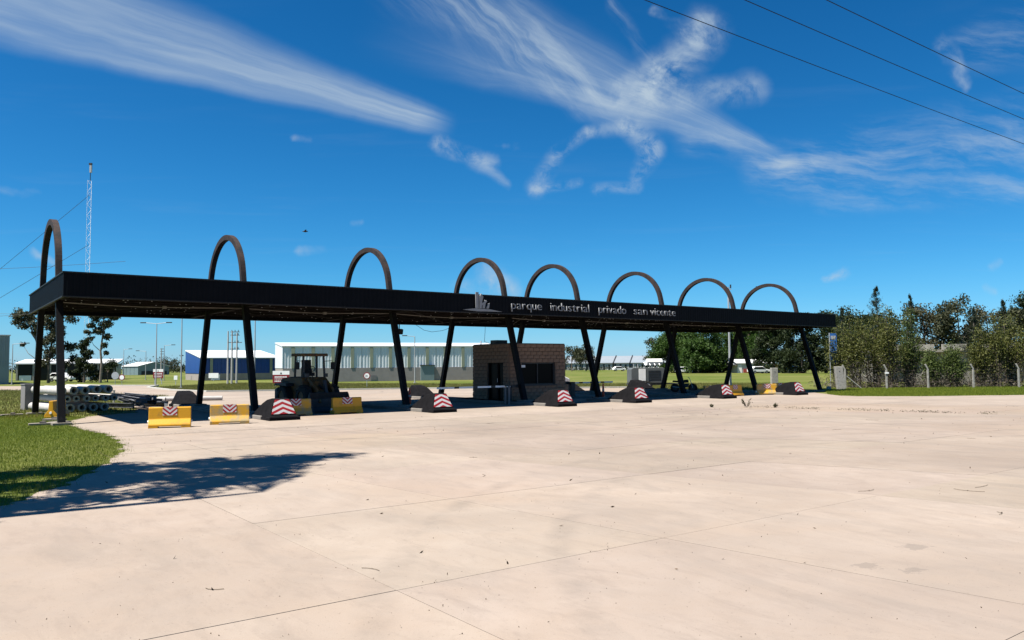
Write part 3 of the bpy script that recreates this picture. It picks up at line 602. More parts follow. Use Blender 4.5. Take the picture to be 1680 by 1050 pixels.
def place_bar(src, s, t, rot, lb):
    if src.name not in used: used.add(src.name); src.location = W(s, t); src.rotation_euler = (0, 0, ALPHA+R(rot)); src['label'] = lb
    else: copy_tree(src, None, W(s, t), ALPHA+R(rot), lb)
place_bar(bar_a, 2.72, -8.25, -17, 'clean sunlit yellow barrier in the lane between the first and second arches')
place_bar(bar_b, 4.80, -7.95, -16, 'scuffed sunlit yellow barrier beside the chevron nose of the second arch')
place_bar(bar_a, .55, 1.55, 62, 'yellow barrier seen end-on beside the first arch and the stacked poles')
place_bar(bar_b, 8.35, -5.05, 0, 'shaded yellow barrier partly behind the chevron nose of the second arch')
place_bar(bar_a, 10.62, -5.1, -2, 'shaded yellow barrier in front of the parked wheel loader')
place_bar(bar_b, 34.3, -5.35, -4, 'shaded yellow barrier behind the chevron nose of the sixth arch')
place_bar(bar_a, 36.3, -5.45, 2, 'shaded yellow barrier to the inner side of the sixth chevron nose')
place_bar(bar_b, 39.35, -5.6, -30, 'small-looking shaded yellow barrier beside the seventh arch and a concrete post')
place_bar(bar_a, 42.0, -4.7, 0, 'shaded yellow barrier mostly hidden by the chevron nose of the seventh arch')

# ------------------------------------------------------------ guard booth of concrete blocks
BS, BT, BLN, BDP, BH = 20.88, -2.98, 3.84, 3.44, 3.19
bo = thing('guard_booth', 'small flat-roofed concrete block guard booth under the canopy', 'booth', W(BS, BT), ALPHA)
MB().box((BLN/2, BDP/2, .075), (BLN+1.0, BDP+2.4, .15)).build('plinth', 'island_conc', bo)
def wall_grid(parent, L, openings, place, half_first):
    """running-bond blocks; place(u, z, length) puts one block"""
    bl, bh = .4, .2; rows = int(BH/bh)
    for r_ in range(rows):
        z = .15+r_*bh
        if z+bh > BH: continue
        u = 0.
        if (r_ % 2) == half_first: seq = [.2]
        else: seq = []
        while sum(seq) < L-.01: seq.append(min(.4, L-sum(seq)))
        for ln in seq:
            segs = [(u, u+ln)]
            for (a, b, z0, z1) in openings:
                if z+bh/2 > z0 and z+bh/2 < z1:
                    ns = []
                    for (p, q_) in segs:
                        if q_ <= a or p >= b: ns.append((p, q_))
                        else:
                            if p < a: ns.append((p, a))
                            if q_ > b: ns.append((b, q_))
                    segs = ns
            for (p, q_) in segs:
                if q_-p > .04: place(parent, p, q_, z, bh)
            u += ln
bcache = {}
def blk(ln):
    k = round(ln, 2)
    if k not in bcache:
        h = .2-.012; l = k-.012; b = MB(); c = .008
        b.hexa([(-l/2, 0, -h/2), (l/2, 0, -h/2), (l/2, 0, h/2), (-l/2, 0, h/2)], [(-l/2+c, -.045, -h/2+c), (l/2-c, -.045, -h/2+c), (l/2-c, -.045, h/2-c), (-l/2+c, -.045, h/2-c)]); bcache[k] = b.mesh('block', 'block')
    return bcache[k]
def pf(parent, p, q_, z, bh): put('block', blk(q_-p), parent, ((p+q_)/2, 0, z+bh/2+random.uniform(-.002, .002)))
def pl_(parent, p, q_, z, bh): o = put('block', blk(q_-p), parent, (0, (p+q_)/2, z+bh/2)); o.rotation_euler = (0, 0, -math.pi/2)
win = (.78, 3.10, .95, 2.15); door = (.52, 2.02, .15, 2.15)
def core(L, o, flip):
    b = MB(); T = .12
    for (a, c, z0, z1) in [(0, o[0], .1, BH), (o[1], L, .1, BH), (o[0], o[1], .1, o[2]), (o[0], o[1], o[3], BH)]:
        if z1-z0 < .01: continue
        if flip: b.box((T/2+.03, (a+c)/2, (z0+z1)/2), (T, c-a, z1-z0))
        else: b.box(((a+c)/2, T/2+.02, (z0+z1)/2), (c-a, T, z1-z0))
    return b
wf = core(BLN, win, False).build('wall', 'mortar', bo); wall_grid(wf, BLN, [win], pf, 0)
wl = core(BDP, door, True).build('wall', 'mortar', bo); wall_grid(wl, BDP, [door], pl_, 1)
MB().box((BLN-.08, BDP/2+.1, BH/2+.05), (.16, BDP-.3, BH-.1)).build('wall', 'block', bo); MB().box((BLN/2+.1, BDP-.08, BH/2+.05), (BLN-.5, .16, BH-.1)).build('wall', 'block', bo)
MB().box((BLN/2, BDP/2, BH-.12), (BLN-.2, BDP-.2, .14)).build('roof', 'dark_metal', bo)
wn = MB(); a, b_, z0, z1 = win
for c, d in (((a+.03, .1, (z0+z1)/2), (.06, .08, z1-z0)), ((b_-.03, .1, (z0+z1)/2), (.06, .08, z1-z0)), (((a+b_)/2, .1, z1-.03), (b_-a, .076, .06)), (((a+b_)/2, .1, z0+.03), (b_-a, .076, .06)), (((a+b_)/2, .1, (z0+z1)/2), (.05, .07, z1-z0))): wn.box(c, d)
wo = wn.build('window', 'dark_metal', bo); MB().box(((a+b_)/2, .13, (z0+z1)/2), (b_-a, .012, z1-z0)).build('pane', 'win_glass', wo); MB().box(((a+b_)/2, -.04, z0-.03), (b_-a+.1, .16, .06)).build('sill', 'mortar', wo)
MB().box((a+.22, .105, z1-.2), (.26, .008, .13)).build('sticker', 'white_paint', wo)
dn = MB(); a, b_, z0, z1 = door
for c, d in (((.1, a+.03, 1.15), (.08, .06, 2.0)), ((.1, b_-.03, 1.15), (.08, .06, 2.0)), ((.1, (a+b_)/2-.1, 1.15), (.076, .13, 2.0)), ((.1, (a+b_)/2, 2.12), (.074, b_-a, .06))): dn.box(c, d)
do = dn.build('door', 'purlin_brown', bo); MB().box((.13, (a+b_)/2, 1.15), (.012, b_-a, 1.98)).build('pane', 'win_glass', do); MB().tube([(.03, a+.62, 1.1), (.03, a+.62, 1.3)], .015, 6).build('handle', 'galv', do)
MB().box((.9, 2.2, BH+.1), (.75, .6, .24)).build('roof_unit', 'dark_metal', bo, bevel=.02)

# ------------------------------------------------------------ wheel loader (x forward, z up)
def wheel(parent, c, r, w, rim='loader_paint', name='wheel'):
    c = Vector(c); b = MB(); n = 28; pr = [(-w/2, r*.55), (-w/2, r*.86), (-w*.36, r*.98), (w*.36, r*.98), (w/2, r*.86), (w/2, r*.55)]
    b.add([c+Vector((q*math.cos(2*math.pi*j/n), y, q*math.sin(2*math.pi*j/n))) for y, q in pr for j in range(n)], [(i*n+j, (i+1)*n+j, (i+1)*n+(j+1) % n, i*n+(j+1) % n) for i in range(5) for j in range(n)])
    o = b.build(name, 'rubber', parent)
    t = MB()
    for j in range(20): a = 2*math.pi*j/20; t.box(c+Vector((math.cos(a)*r*.985, w*.2*(1 if j % 2 else -1), math.sin(a)*r*.985)), (.05, w*.55, .08), 0, 0, -a)
    t.build('tread', 'rubber', o); d = MB(); d.tube([c+Vector((0, -w*.42, 0)), c+Vector((0, w*.42, 0))], r*.56, 20); d.build('rim', rim, o); return o
ld = thing('wheel_loader', 'dark wheel loader with cab and bucket parked in the canopy shade', 'loader', W(10.2, -2.0), ALPHA-math.pi/2+R(6)); ld.scale = (.88, .95, 1.03)
for x in (-1.15, .95):
    for y in (-.72, .72): wheel(ld, (x, y, .58), .58, .42)
b = MB(); b.prism([(-2.05, .55), (-.35, .55), (-.35, 1.45), (-1.0, 1.52), (-1.95, 1.42), (-2.05, 1.3)], 'y', -.55, .55); hd = b.build('engine_hood', 'loader_paint', ld, bevel=.04)
for s in (-1, 1):
    for j in range(5): MB().box((-1.75+j*.13, s*.557, 1.22), (.06, .02, .24)).build('vent', 'dark_metal', hd)
MB().prism([(-2.3, .35), (-1.95, .35), (-1.95, 1.05), (-2.3, .95)], 'y', -.75, .75).build('counterweight', 'dark_metal', ld, bevel=.04)
MB().box((-.9, 0, .62), (1.9, .62, .34)).build('rear_frame', 'dark_metal', ld)
for s in (-1, 1): MB().prism([(-1.85, 1.12), (-1.75, 1.24), (-.55, 1.24), (-.45, 1.1), (-.6, 1.12), (-1.7, 1.16)], 'y', s*.5, s*.98).build('fender', 'dark_metal', ld)
MB().prism([(-.4, .9), (.55, .9), (.55, 1.3), (.42, 1.5), (-.4, 1.5)], 'y', -.62, .62).build('cab_base', 'loader_paint', ld, bevel=.03)
cab = MB()
for x, y in ((-.36, -.58), (-.36, .58), (.5, -.56), (.5, .56)): cab.tube([(x, y, 1.48), (x*.92, y*.95, 2.44)], .06, 6)
cab.build('cab_frame', 'dark_metal', ld)
rf = MB(); rf.prism([(-.62, 2.42), (.66, 2.42), (.62, 2.54), (-.56, 2.55)], 'y', -.68, .68); rf.build('cab_roof', 'loader_paint', ld, bevel=.03)
for nm, c, d in (('windscreen', (.47, 0, 1.96), (.012, 1.04, .9)), ('rear_window', (-.35, 0, 1.96), (.012, 1.06, .9))):
    g = MB(); g.box(c, d); g.build(nm, 'cab_glass_clear', ld) if 'cab_glass_clear' in MT else None
MB().box((-.12, 0, 1.62), (.46, .48, .16)).build('seat', 'rubber', ld); MB().box((-.3, 0, 1.95), (.12, .46, .62), 0, 0, -.15).build('seat_back', 'rubber', ld)
b = MB(); b.tube([(.36, 0, 1.4), (.22, 0, 1.85)], .03, 6); b.tube([(.22+.0, math.cos(a)*.19, 1.86+math.sin(a)*.12) for a in np.linspace(0, 2*math.pi, 13)], .018, 5); b.build('steering_column', 'rubber', ld)
for s in (-1, 1):
    m_ = MB(); m_.tube([(.5, s*.58, 2.2), (.62, s*.92, 2.22), (.62, s*.92, 2.0)], .016, 5); mo = m_.build('mirror_arm', 'dark_metal', ld); MB().box((.63, s*.93, 2.0), (.07, .2, .32)).build('mirror', 'rubber', mo, bevel=.02)
b = MB(); b.tube([(-1.3, .25, 1.45), (-1.3, .25, 1.95)], .05, 8); b.build('exhaust', 'dark_metal', ld)
for s in (-1, 1): b = MB(); b.tube([(.62, s*.5, 1.32), (.7, s*.5, 1.5)], .02, 5); b.box((.74, s*.5, 1.58), (.12, .18, .16)); b.build('headlamp', 'dark_metal', ld)
MB().prism([(.35, .5), (1.25, .5), (1.25, .95), (.9, 1.35), (.6, 1.35), (.35, .95)], 'y', -.3, .3).build('front_frame', 'loader_paint', ld)
for s in (-1, 1): MB().prism([(.7, 1.42), (.85, 1.48), (1.6, 1.05), (2.0, .45), (1.85, .35), (1.45, .9)], 'y', s*.36, s*.46).build('lift_arm', 'loader_paint', ld)
b = MB(); b.tube([(.75, 0, 1.2), (1.7, 0, .95)], .06, 8); b.prism([(1.5, 1.35), (1.62, 1.38), (1.95, .6), (1.8, .55)], 'y', -.07, .07); b.build('tilt_ram', 'dark_metal', ld)
b = MB(); P = [(2.55, .05), (2.0, .03), (1.86, .2), (1.86, .6), (2.02, .86), (2.05, .84), (1.92, .58), (1.92, .23), (2.03, .09), (2.55, .09)]; b.prism(P, 'y', -1.0, 1.0)
for s in (-1, 1): b.prism([(2.5, .06), (1.98, .05), (1.88, .2), (1.88, .58), (2.04, .82)], 'y', s*.985, s*1.03)
b.build('bucket', 'dark_metal', ld)

# ------------------------------------------------------------ boom gates, delineators
def boom(loc, rz, L, lb, tilt=0.):
    t = thing('boom_gate', lb, 'boom gate', loc, rz); MB().box((0, 0, .5), (.3, .3, 1.)).build('cabinet', 'dark_metal', t, bevel=.03)
    b = MB(); b.box((-L/2, -.19, .93), (L, .05, .09)); ar = b.build('arm', 'white_paint', t)
    for i in range(3): MB().box((-L*(.25+.25*i), -.19, .93), (.28, .056, .096)).build('arm_band', 'dark_metal', ar)
    MB().box((.35, -.19, .93), (.5, .1, .16)).build('counterweight', 'dark_metal', ar); return t
boom(W(20.35, -3.55), ALPHA+R(4), 4.6, 'white lane boom reaching from the booth door to the chevron nose of the third arch')
boom(W(27.0, -.9), ALPHA+R(178), 3.4, 'thin lane boom on the estate side of the fifth arch')
t = thing('post_pair', 'pair of short white posts beside the booth door', 'posts', W(20.05, -3.9), ALPHA)
for y in (-.16, .16): MB().tube([(0, y, 0), (0, y, .95)], .055, 10).build('post', 'conc_block_dark', t)
MB().box((0, 0, .97), (.16, .5, .06)).build('cap', 'dark_metal', t)
for s, tt, k in ((15.15, -2.5, 'third'), (27.3, -3.3, 'fifth')):
    t = thing('delineator', 'dark red traffic delineator beside the leg of the %s arch' % k, 'delineator', W(s, tt), ALPHA); b = MB(); b.tube([(0, 0, .0), (0, 0, .08), (0, 0, .1), (0, 0, .75), (0, 0, .95)], [.22, .2, .09, .05, .03], 12); bo_ = b.build('body', 'orange_cone', t)
    b = MB(); b.tube([(0, 0, .5), (0, 0, .6)], [.072, .064], 12); b.build('band', 'conc_pole', bo_)
t = thing('bollard', 'thin dark stub post on the tarmac edge of the loader lane', 'bollard', W(13.2, .9)); b = MB(); b.tube([(0, 0, 0), (0, 0, .55), (0, 0, .6)], [.06, .06, .03], 8); b.build('post', 'dark_metal', t); MB().box((0, 0, .02), (.24, .24, .04)).build('foot', 'dark_metal', t)

# ------------------------------------------------------------ compressor trailer, motorcycle, van
gn = thing('compressor_trailer', 'grey towed compressor with white panel and rooftop silencer beyond the sixth nose', 'trailer', (10.55, 62.9, 0), ALPHA-R(30)); gn.scale = (1.1, 1.1, 1.1)
MB().box((0, 0, .42), (2.6, 1.1, .14)).build('chassis', 'dark_metal', gn)
b = MB(); b.prism([(-1.25, .5), (1.2, .5), (1.2, 1.5), (1.1, 1.58), (-1.1, 1.58), (-1.25, 1.48)], 'y', -.6, .6); cbn = b.build('cabinet', 'gen_grey', gn, bevel=.03)
MB().box((-.45, -.61, 1.08), (.5, .03, .85)).build('white_panel', 'white_paint', cbn)
for i in range(6): MB().box((.45, -.61, .75+i*.12), (.9, .03, .05)).build('louvre', 'dark_metal', cbn)
b = MB(); b.tube([(.05, 0, 1.98), (1.15, 0, 1.98)], .24, 14); b.build('silencer', 'white_paint', gn, smooth=False)
for x in (-.2, .15, .5, .85):
    b = MB(); b.tube([(x, -.2, 1.55), (x+.1, -.28, 1.75), (x+.05, -.1, 1.95)], .05, 8); b.build('pipe', 'galv', gn)
for x in (-.9, -.6): b = MB(); b.tube([(x, 0, 1.55), (x, 0, 1.85)], .03, 6); b.build('lifting_eye', 'galv', gn)
for s in (-1, 1): wheel(gn, (-.1, s*.68, .32), .32, .2, 'galv')
b = MB(); b.tube([(1.2, -.4, .45), (2.1, 0, .42)], .05, 6); b.tube([(1.2, .4, .45), (2.1, 0, .42)], .05, 6); b.tube([(2.0, 0, .42), (2.4, 0, .42)], .05, 6); b.build('drawbar', 'dark_metal', gn)
mc = thing('motorcycle', 'dark motorcycle standing beside the towed compressor', 'motorcycle', W(39.6, 1.5), ALPHA-R(50))
for x in (-.62, .62): wheel(mc, (x, 0, .3), .3, .1, 'dark_metal')
b = MB(); b.prism([(-.3, .35), (.3, .35), (.38, .62), (-.35, .6)], 'y', -.16, .16); b.build('engine', 'dark_metal', mc, bevel=.03)
b = MB(); b.prism([(-.08, .66), (.36, .68), (.32, .9), (.0, .88)], 'y', -.13, .13); b.build('tank', 'black_steel', mc, bevel=.05)
b = MB(); b.prism([(-.8, .72), (-.1, .66), (-.05, .78), (-.75, .84)], 'y', -.12, .12); b.build('saddle', 'rubber', mc, bevel=.03)
b = MB(); b.tube([(.62, -.08, .3), (.42, -.08, .95)], .025, 6); b.tube([(.62, .08, .3), (.42, .08, .95)], .025, 6); b.tube([(.3, -.36, 1.05), (.42, -.1, .98), (.42, .1, .98), (.3, .36, 1.05)], .018, 6); b.build('fork', 'galv', mc)
b = MB(); b.tube([(-.62, -.09, .3), (0, -.09, .35)], .025, 6); b.tube([(-.62, .09, .3), (0, .09, .35)], .025, 6); b.tube([(.1, -.2, .3), (-.8, -.22, .4)], .04, 8); b.build('exhaust', 'galv', mc)
vn = thing('van', 'white van parked behind the guard booth', 'van', W(33.75, 10.9), ALPHA-R(4))
b = MB(); b.prism([(-2.4, .35), (2.35, .35), (2.45, .6), (2.4, .95), (1.75, 1.2), (1.2, 2.0), (.9, 2.1), (-2.3, 2.1), (-2.42, 1.9)], 'y', -.9, .9); b.build('body', 'car_white', vn, bevel=.07)
b = MB(); b.hexa([(1.78, -.78, 1.2), (1.78, .78, 1.2), (1.25, .72, 1.96), (1.25, -.72, 1.96)], [(1.82, -.78, 1.22), (1.82, .78, 1.22), (1.29, .72, 1.98), (1.29, -.72, 1.98)]); b.build('windscreen', 'win_glass', vn)
for s in (-1, 1):
    MB().prism([(.5, 1.25), (1.6, 1.25), (1.15, 1.88), (.5, 1.9)], 'y', s*.9, s*.912).build('side_window', 'win_glass', vn); MB().box((2.42, s*.68, .82), (.06, .32, .18)).build('headlight', 'galv', vn)
    b = MB(); b.box((1.45, s*1.02, 1.32), (.1, .2, .26)); b.build('mirror', 'dark_metal', vn)
    for x in (-1.55, 1.5): wheel(vn, (x, s*.8, .33), .33, .22, 'galv')
MB().box((2.46, 0, .48), (.1, 1.7, .2)).build('bumper', 'dark_metal', vn)

# ------------------------------------------------------------ stacked concrete poles and scrap at the left
PD = Vector((-.72, .69, 0))           # the poles lie away to the left
nrm = Vector((.69, .72, 0))
def pole_at(u, z, L, ro, ri, lb, back=0.):
    p0 = Vector((-19.95, 37.15, 0))+nrm*u+PD*back
    t = thing('concrete_pole', lb, 'pole', (*p0[:2], z), 0, 'stacked concrete poles'); b = MB(); b.ring((0, 0, 0), PD*L, ro, ri, 18); b.build('shell', 'conc_pole', t, smooth=False); b = MB(); b.tube([PD*.35, PD*(L-.2)], ri*1.02, 14); b.build('bore_shade', 'hole_shade', t); return t  # solid dark rod in the bore stands in for its shade
ro, ri = .19, .115
tops = ['leftmost', 'second', 'middle', 'fourth', 'rightmost']
for i in range(5): pole_at(-.95+i*.47, 1.0+(.04 if i > 2 else 0), 4.2, ro, ri, 'hollow pale concrete pole on top of the stack', -.1*i)
for i in range(6): pole_at(-.72+i*.42, .62, 4.6, .15, .075, 'slim hollow concrete pole in the middle layer of the stack', .12*(i % 2))
for i in range(5): pole_at(-1.05+i*.50, 0.2, 4.6, .19, .115, 'hollow concrete pole in the shaded bottom layer of the stack', .1)
cbx = thing('concrete_cube', 'grey concrete block resting at the far end of the stacked poles', 'block', Vector((-19.95, 37.15, 0))+nrm*-1.1+PD*4.45, math.atan2(PD.y, PD.x)); MB().box((0, 0, .62), (.7, .55, 1.24)).build('block_body', 'conc_block_dark', cbx, bevel=.02); MB().box((0, 0, 1.26), (.74, .6, .05)).build('cap', 'conc_block_dark', cbx)
for i in range(13):
    r_ = random.Random(i); p = Vector((-18.3, 38.4, 0))+nrm*(r_.uniform(0, 2.0))+PD*r_.uniform(-.3, .6); a = math.atan2(PD.y, PD.x)+r_.uniform(-.25, .25); L = r_.uniform(2.4, 4.2); z = .08+.11*(i//3)
    t = thing('steel_section', 'grey galvanised steel section in the scrap heap beside the poles', 'steel beam', (p.x, p.y, z), a, 'steel sections heaped beside the poles')
    b = MB(); w_ = r_.uniform(.09, .14); b.box((L/2, 0, w_), (L, .012, w_*1.8)); b.build('web', 'scrap_steel', t); fo = MB(); fo.box((L/2, .04, w_*1.9), (L, .09, .012)); fo.box((L/2, .04, .01), (L, .09, .012)); fo.build('flange', 'scrap_steel', t)
    t.rotation_euler = (r_.uniform(-.4, .4), r_.uniform(-.06, .05), a)
for i, (x, y, L, a) in enumerate([(-22.2, 47.2, 1.6, .1), (-21.6, 48.6, 2.6, .2), (-21.0, 48.4, 3.2, .24)]):
    t = thing('loose_pipe', ['short loose concrete pipe lying in the grass edge', 'longer loose concrete pipe lying beside the short one', 'longest loose concrete pipe at the grass tip'][i], 'pipe', (x, y, .14), a); b = MB(); b.ring((0, 0, 0), (L, 0, 0), .14, .085, 16); b.build('shell', 'conc_pole', t); b = MB(); b.tube([(.2, 0, 0), (L-.1, 0, 0)], .088, 12); b.build('bore_shade', 'hole_shade', t)  # dark rod fills each bore in place of its shade
t = thing('marker_post', 'short white marker post in the grass left of the canopy', 'post', (-25.0, 38.4, 0)); MB().box((0, 0, .35), (.09, .09, .7)).build('shaft', 'conc_post', t); MB().box((0, 0, .71), (.11, .11, .03)).build('cap', 'conc_post', t)
t = thing('marker_post', 'short white marker post behind the scrap heap', 'post', (-23.2, 46.4, 0)); MB().box((0, 0, .35), (.09, .09, .75)).build('shaft', 'conc_post', t); MB().box((0, 0, .74), (.11, .11, .03)).build('cap', 'conc_post', t)
for i, (s, tt, w_, rot) in enumerate([(-.9, 3.9, .9, 12), (.15, -1.1, .8, -20), (.05, -3.2, .7, 30), (-.55, -3.7, .9, 4)]):
    t = thing('broken_slab', 'broken piece of flat concrete in the grass at the first arch', 'slab', W(s, tt, .0), ALPHA+R(rot), 'broken concrete by the first arch'); b = MB(); b.prism([(-w_/2, -.2), (w_*.4, -.25), (w_/2, .1), (.1, .24), (-w_*.45, .18)], 'z', -.03, .07); b.build('slab_body', 'footing', t); b = MB(); b.prism([(-.1, -.1), (.12, -.08), (.05, .12)], 'z', .06, .13); b.build('chip', 'footing', t)

# ------------------------------------------------------------ concrete posts, wire fence, sign at the right
def cpost(x, y, w_, h, rz, lean, lb):
    t = thing('concrete_post', lb, 'post', (x, y, 0), rz); b = MB(); b.hexa([(-w_/2, -w_*.3, -.05), (w_/2, -w_*.3, -.05), (w_/2, w_*.3, -.05), (-w_/2, w_*.3, -.05)], [(-w_/2-lean, -w_*.3, h), (w_/2-lean, -w_*.3, h), (w_/2-lean, w_*.3, h), (-w_/2-lean, w_*.3, h)]); b.build('shaft', 'conc_post', t, bevel=.03)
    MB().box((-lean*.8, -w_*.3-.005, h*.8), (.06, .02, .06)).build('bolt_hole', 'hole_shade', t)  # dark patch painted in place of the shade in a hole
cpost(21.75, 66.2, .56, 1.62, .1, 0, 'thick upright pale concrete post beyond the seventh arch')
cpost(24.55, 59.6, .58, 1.72, -.05, .16, 'thick leaning pale concrete post beside the start of the wire fence')
fe = thing('wire_fence', 'wire fence on slim white concrete posts with bent tops', 'fence', (25.3, 60.6, 0))
fx = [0, 3.15, 6.3, 9.75, 13.2]
for x in fx:
    b = MB(); b.box((x, 0, .72), (.11, .11, 1.5)); b.hexa([(x-.055, -.055, 1.46), (x+.055, -.055, 1.46), (x+.055, .055, 1.46), (x-.055, .055, 1.46)], [(x-.23, -.05, 1.80), (x-.13, -.05, 1.84), (x-.13, .05, 1.84), (x-.23, .05, 1.80)]); b.build('post', 'conc_post', fe)
MB().tube([(1.25, .05, .02), (.08, .02, 1.0)], .05, 6).build('brace', 'conc_post', fe)
MB().box((3.15, -.085, 1.2), (.3, .03, .12)).build('plate', 'white_paint', fe)
for z in (.2, .5, .8, 1.1, 1.4): MB().tube([(0, .06, z), (6.6, .06, z-.02), (13.2, .06, z)], .0035, 4).build('wire', 'dark_metal', fe)
bs = thing('blue_banner', 'tall narrow blue banner sign half hidden in the shrubs', 'banner', (26.75, 66.2, 0), -.1); MB().tube([(-.3, 0, 0), (-.3, 0, 4.5)], .04, 8).build('pole', 'galv', bs)
MB().box((0, 0, 3.3), (.55, .04, 2.3)).build('cloth', 'sign_blue', bs); MB().box((.5, .02, 2.1), (1.3, .04, .22)).build('crossboard', 'sign_blue', bs); MB().box((0, -.024, 4.1), (.4, .006, .3)).build('print_patch', 'galv', bs)
st_ = thing('boulder', 'small pale stone in the grass beside the leaning concrete post', 'stone', (23.6, 59.5, 0)); b = MB(); n = 9; rr = random.Random(3)
b.hexa([(.24*math.cos(6.283*i/n), .2*math.sin(6.283*i/n), -.02) for i in range(n)], [(.15*math.cos(6.283*i/n)*rr.uniform(.8, 1.1), .13*math.sin(6.283*i/n), .26*rr.uniform(.85, 1.1)) for i in range(n)]); b.build('stone_body', 'conc_post', st_, bevel=.03)

# ------------------------------------------------------------ buildings (x along the front, y depth)
def ribbed(x0, x1, z0, z1, y, pitch, dep=.05):
    b = MB(); pr = []; x = x0
    while x < x1-.01: pr += [(x, y), (min(x+pitch*.5, x1), y), (min(x+pitch*.6, x1), y-dep), (min(x+pitch*.9, x1), y-dep)]; x += pitch
    pr.append((x1, y)); m = len(pr); b.add([(a, c, z0) for a, c in pr]+[(a, c, z1) for a, c in pr], [(i, i+1, m+i+1, m+i) for i in range(m-1)]); return b
def mono_hall(name, lb, loc, rz, L, D, zf, zb, zw, clad, block, npan, pil, over=.22, roof='roof_white', cat='warehouse', pw=.42):
    t = thing(name, lb, cat, loc, rz)
    MB().box((L/2, D/2, zw/2), (L, D, zw)).build('plinth_wall', block, t)
    b = MB(); b.hexa([(.02, .1, zw), (L-.02, .1, zw), (L-.02, D-.02, zw), (.02, D-.02, zw)], [(.02, .1, zf), (L-.02, .1, zf), (L-.02, D-.02, zb), (.02, D-.02, zb)]); b.build('hall_core', clad, t)
    step = L/npan
    for i in range(npan):
        ribbed(i*step+.02, (i+1)*step-.02, zw, zf, .07, .42, .025).build('cladding_panel', clad, t)
        if pil: MB().box((i*step+step*.5, .02, (zw+zf)/2), (pw, .14, zf-zw)).build('pilaster', pil, t)
    # gable cladding on the sunny end, in three sheets
    for i in range(3):
        y0, y1 = D*i/3+.01, D*(i+1)/3-.01; h = lambda y: zf+(zb-zf)*y/D
        b = MB(); b.hexa([(-.05, y0, zw+.01), (-.05, y1, zw+.01), (-.05, y1, h(y1)), (-.05, y0, h(y0))], [(.0, y0, zw+.01), (.0, y1, zw+.01), (.0, y1, h(y1)), (.0, y0, h(y0))]); b.build('gable_sheet', clad, t)
    b = MB(); e = over; b.hexa([(-.12, -e, zf-.02), (L+.12, -e, zf-.02), (L+.12, D+.1, zb+.06), (-.12, D+.1, zb+.06)], [(-.12, -e, zf+.14), (L+.12, -e, zf+.14), (L+.12, D+.1, zb+.2), (-.12, D+.1, zb+.2)]); b.build('roof', roof, t)
    return t
wh = mono_hall('warehouse', 'long grey-fronted warehouse with white gable, white roof edge and olive pilasters', (-30.3, 105, 0), ALPHA-R(17), 33.8, 18, 4.72, 5.6, 1.85, 'clad_grey', 'conc_block_light', 13, 'olive_pilaster', over=.07)
for x in (19.5, 30.6):
    d = MB(); d.box((x, -.05, 1.05), (1.9, .3, 2.1)); do_ = d.build('door', 'clad_green', wh); MB().box((x, -.08, 2.14), (2.1, .5, .08)).build('door_hood', 'dark_metal', do_)
MB().tube([(28, 2, 4.8), (28, 2, 5.6)], .12, 8).build('roof_vent', 'galv', wh); MB().box((12, -.02, .5), (.8, .04, .6)).build('wall_patch', 'conc_block_dark', wh)
bl = mono_hall('blue_shed', 'blue industrial shed with white mono-pitch roof and pale block base', (-48.9, 125, 0), ALPHA-R(4), 12.5, 12.6, 3.5, 4.85, 1.1, 'clad_blue', 'conc_block_light', 4, 'olive_pilaster')
MB().box((2.2, -.06, .5), (1.3, .1, .9)).build('door', 'white_paint', bl)
lw = thing('grey_warehouse', 'tall plain grey warehouse corner at the edge of the field left of the canopy', 'warehouse', (-68.3, 108, 0), R(37)); b = MB(); b.box((-12, 10, 1.2), (24, 20, 2.4)); b.build('lower_wall', 'clad_green', lw)
for i in range(6): ribbed(-4*(i+1)+.02, -4*i-.02, 2.4, 6.6, .0, .5).build('cladding_panel', 'clad_green', lw)
MB().box((-12, 10.1, 4.5), (23.96, 19.9, 4.16)).build('upper_wall', 'clad_green', lw); MB().box((-12, 10, 6.65), (24.2, 20.3, .12)).build('roof', 'roof_white', lw)
ds = thing('open_shed', 'dark open-fronted shed with white roof and pale columns behind the eucalyptus trees', 'shed', (-88.5, 142, 0), R(20)); MB().box((8, 4.1, 1.5), (16, 8, 2.9)).build('interior_shade', 'opening_dark', ds)  # solid dark block painted as the shade inside the open front
b = MB(); b.hexa([(-.3, -.4, 2.9), (16.3, -.4, 2.9), (16.3, 8.3, 3.7), (-.3, 8.3, 3.7)], [(-.3, -.4, 3.1), (16.3, -.4, 3.1), (16.3, 8.3, 3.9), (-.3, 8.3, 3.9)]); b.build('roof', 'roof_white', ds)
for i in range(7): MB().box((.1+i*2.6, -.05, 1.45), (.3, .3, 2.9)).build('column', 'conc_post', ds)
for i in (0, 2, 4): MB().box((1.4+i*2.6, -.02, .45), (1.9, .12, .9)).build('low_wall', 'white_paint', ds)
def gable_hall(name, lb, loc, rz, L, D, ze, zr, wallm, roofm, cat='shed', doors=()):
    t = thing(name, lb, cat, loc, rz); b = MB(); b.prism([(0, 0), (D, 0), (D, ze), (D/2, zr), (0, ze)], 'x', 0, L); b.build('wall', wallm, t)
    b = MB(); o = .25; b.prism([(-o, ze-.1), (D/2, zr+.02), (D+o, ze-.1), (D+o, ze+.06), (D/2, zr+.2), (-o, ze+.06)], 'x', -o, L+o); b.build('roof', roofm, t)
    for (axis, a, c, z1, m_) in doors:
        if axis == 'f': MB().box(((a+c)/2, -.03, z1/2), (c-a, .1, z1)).build('door', m_, t)
        else: MB().box((L+.03, (a+c)/2, z1/2), (.1, c-a, z1)).build('door', m_, t)
    return t
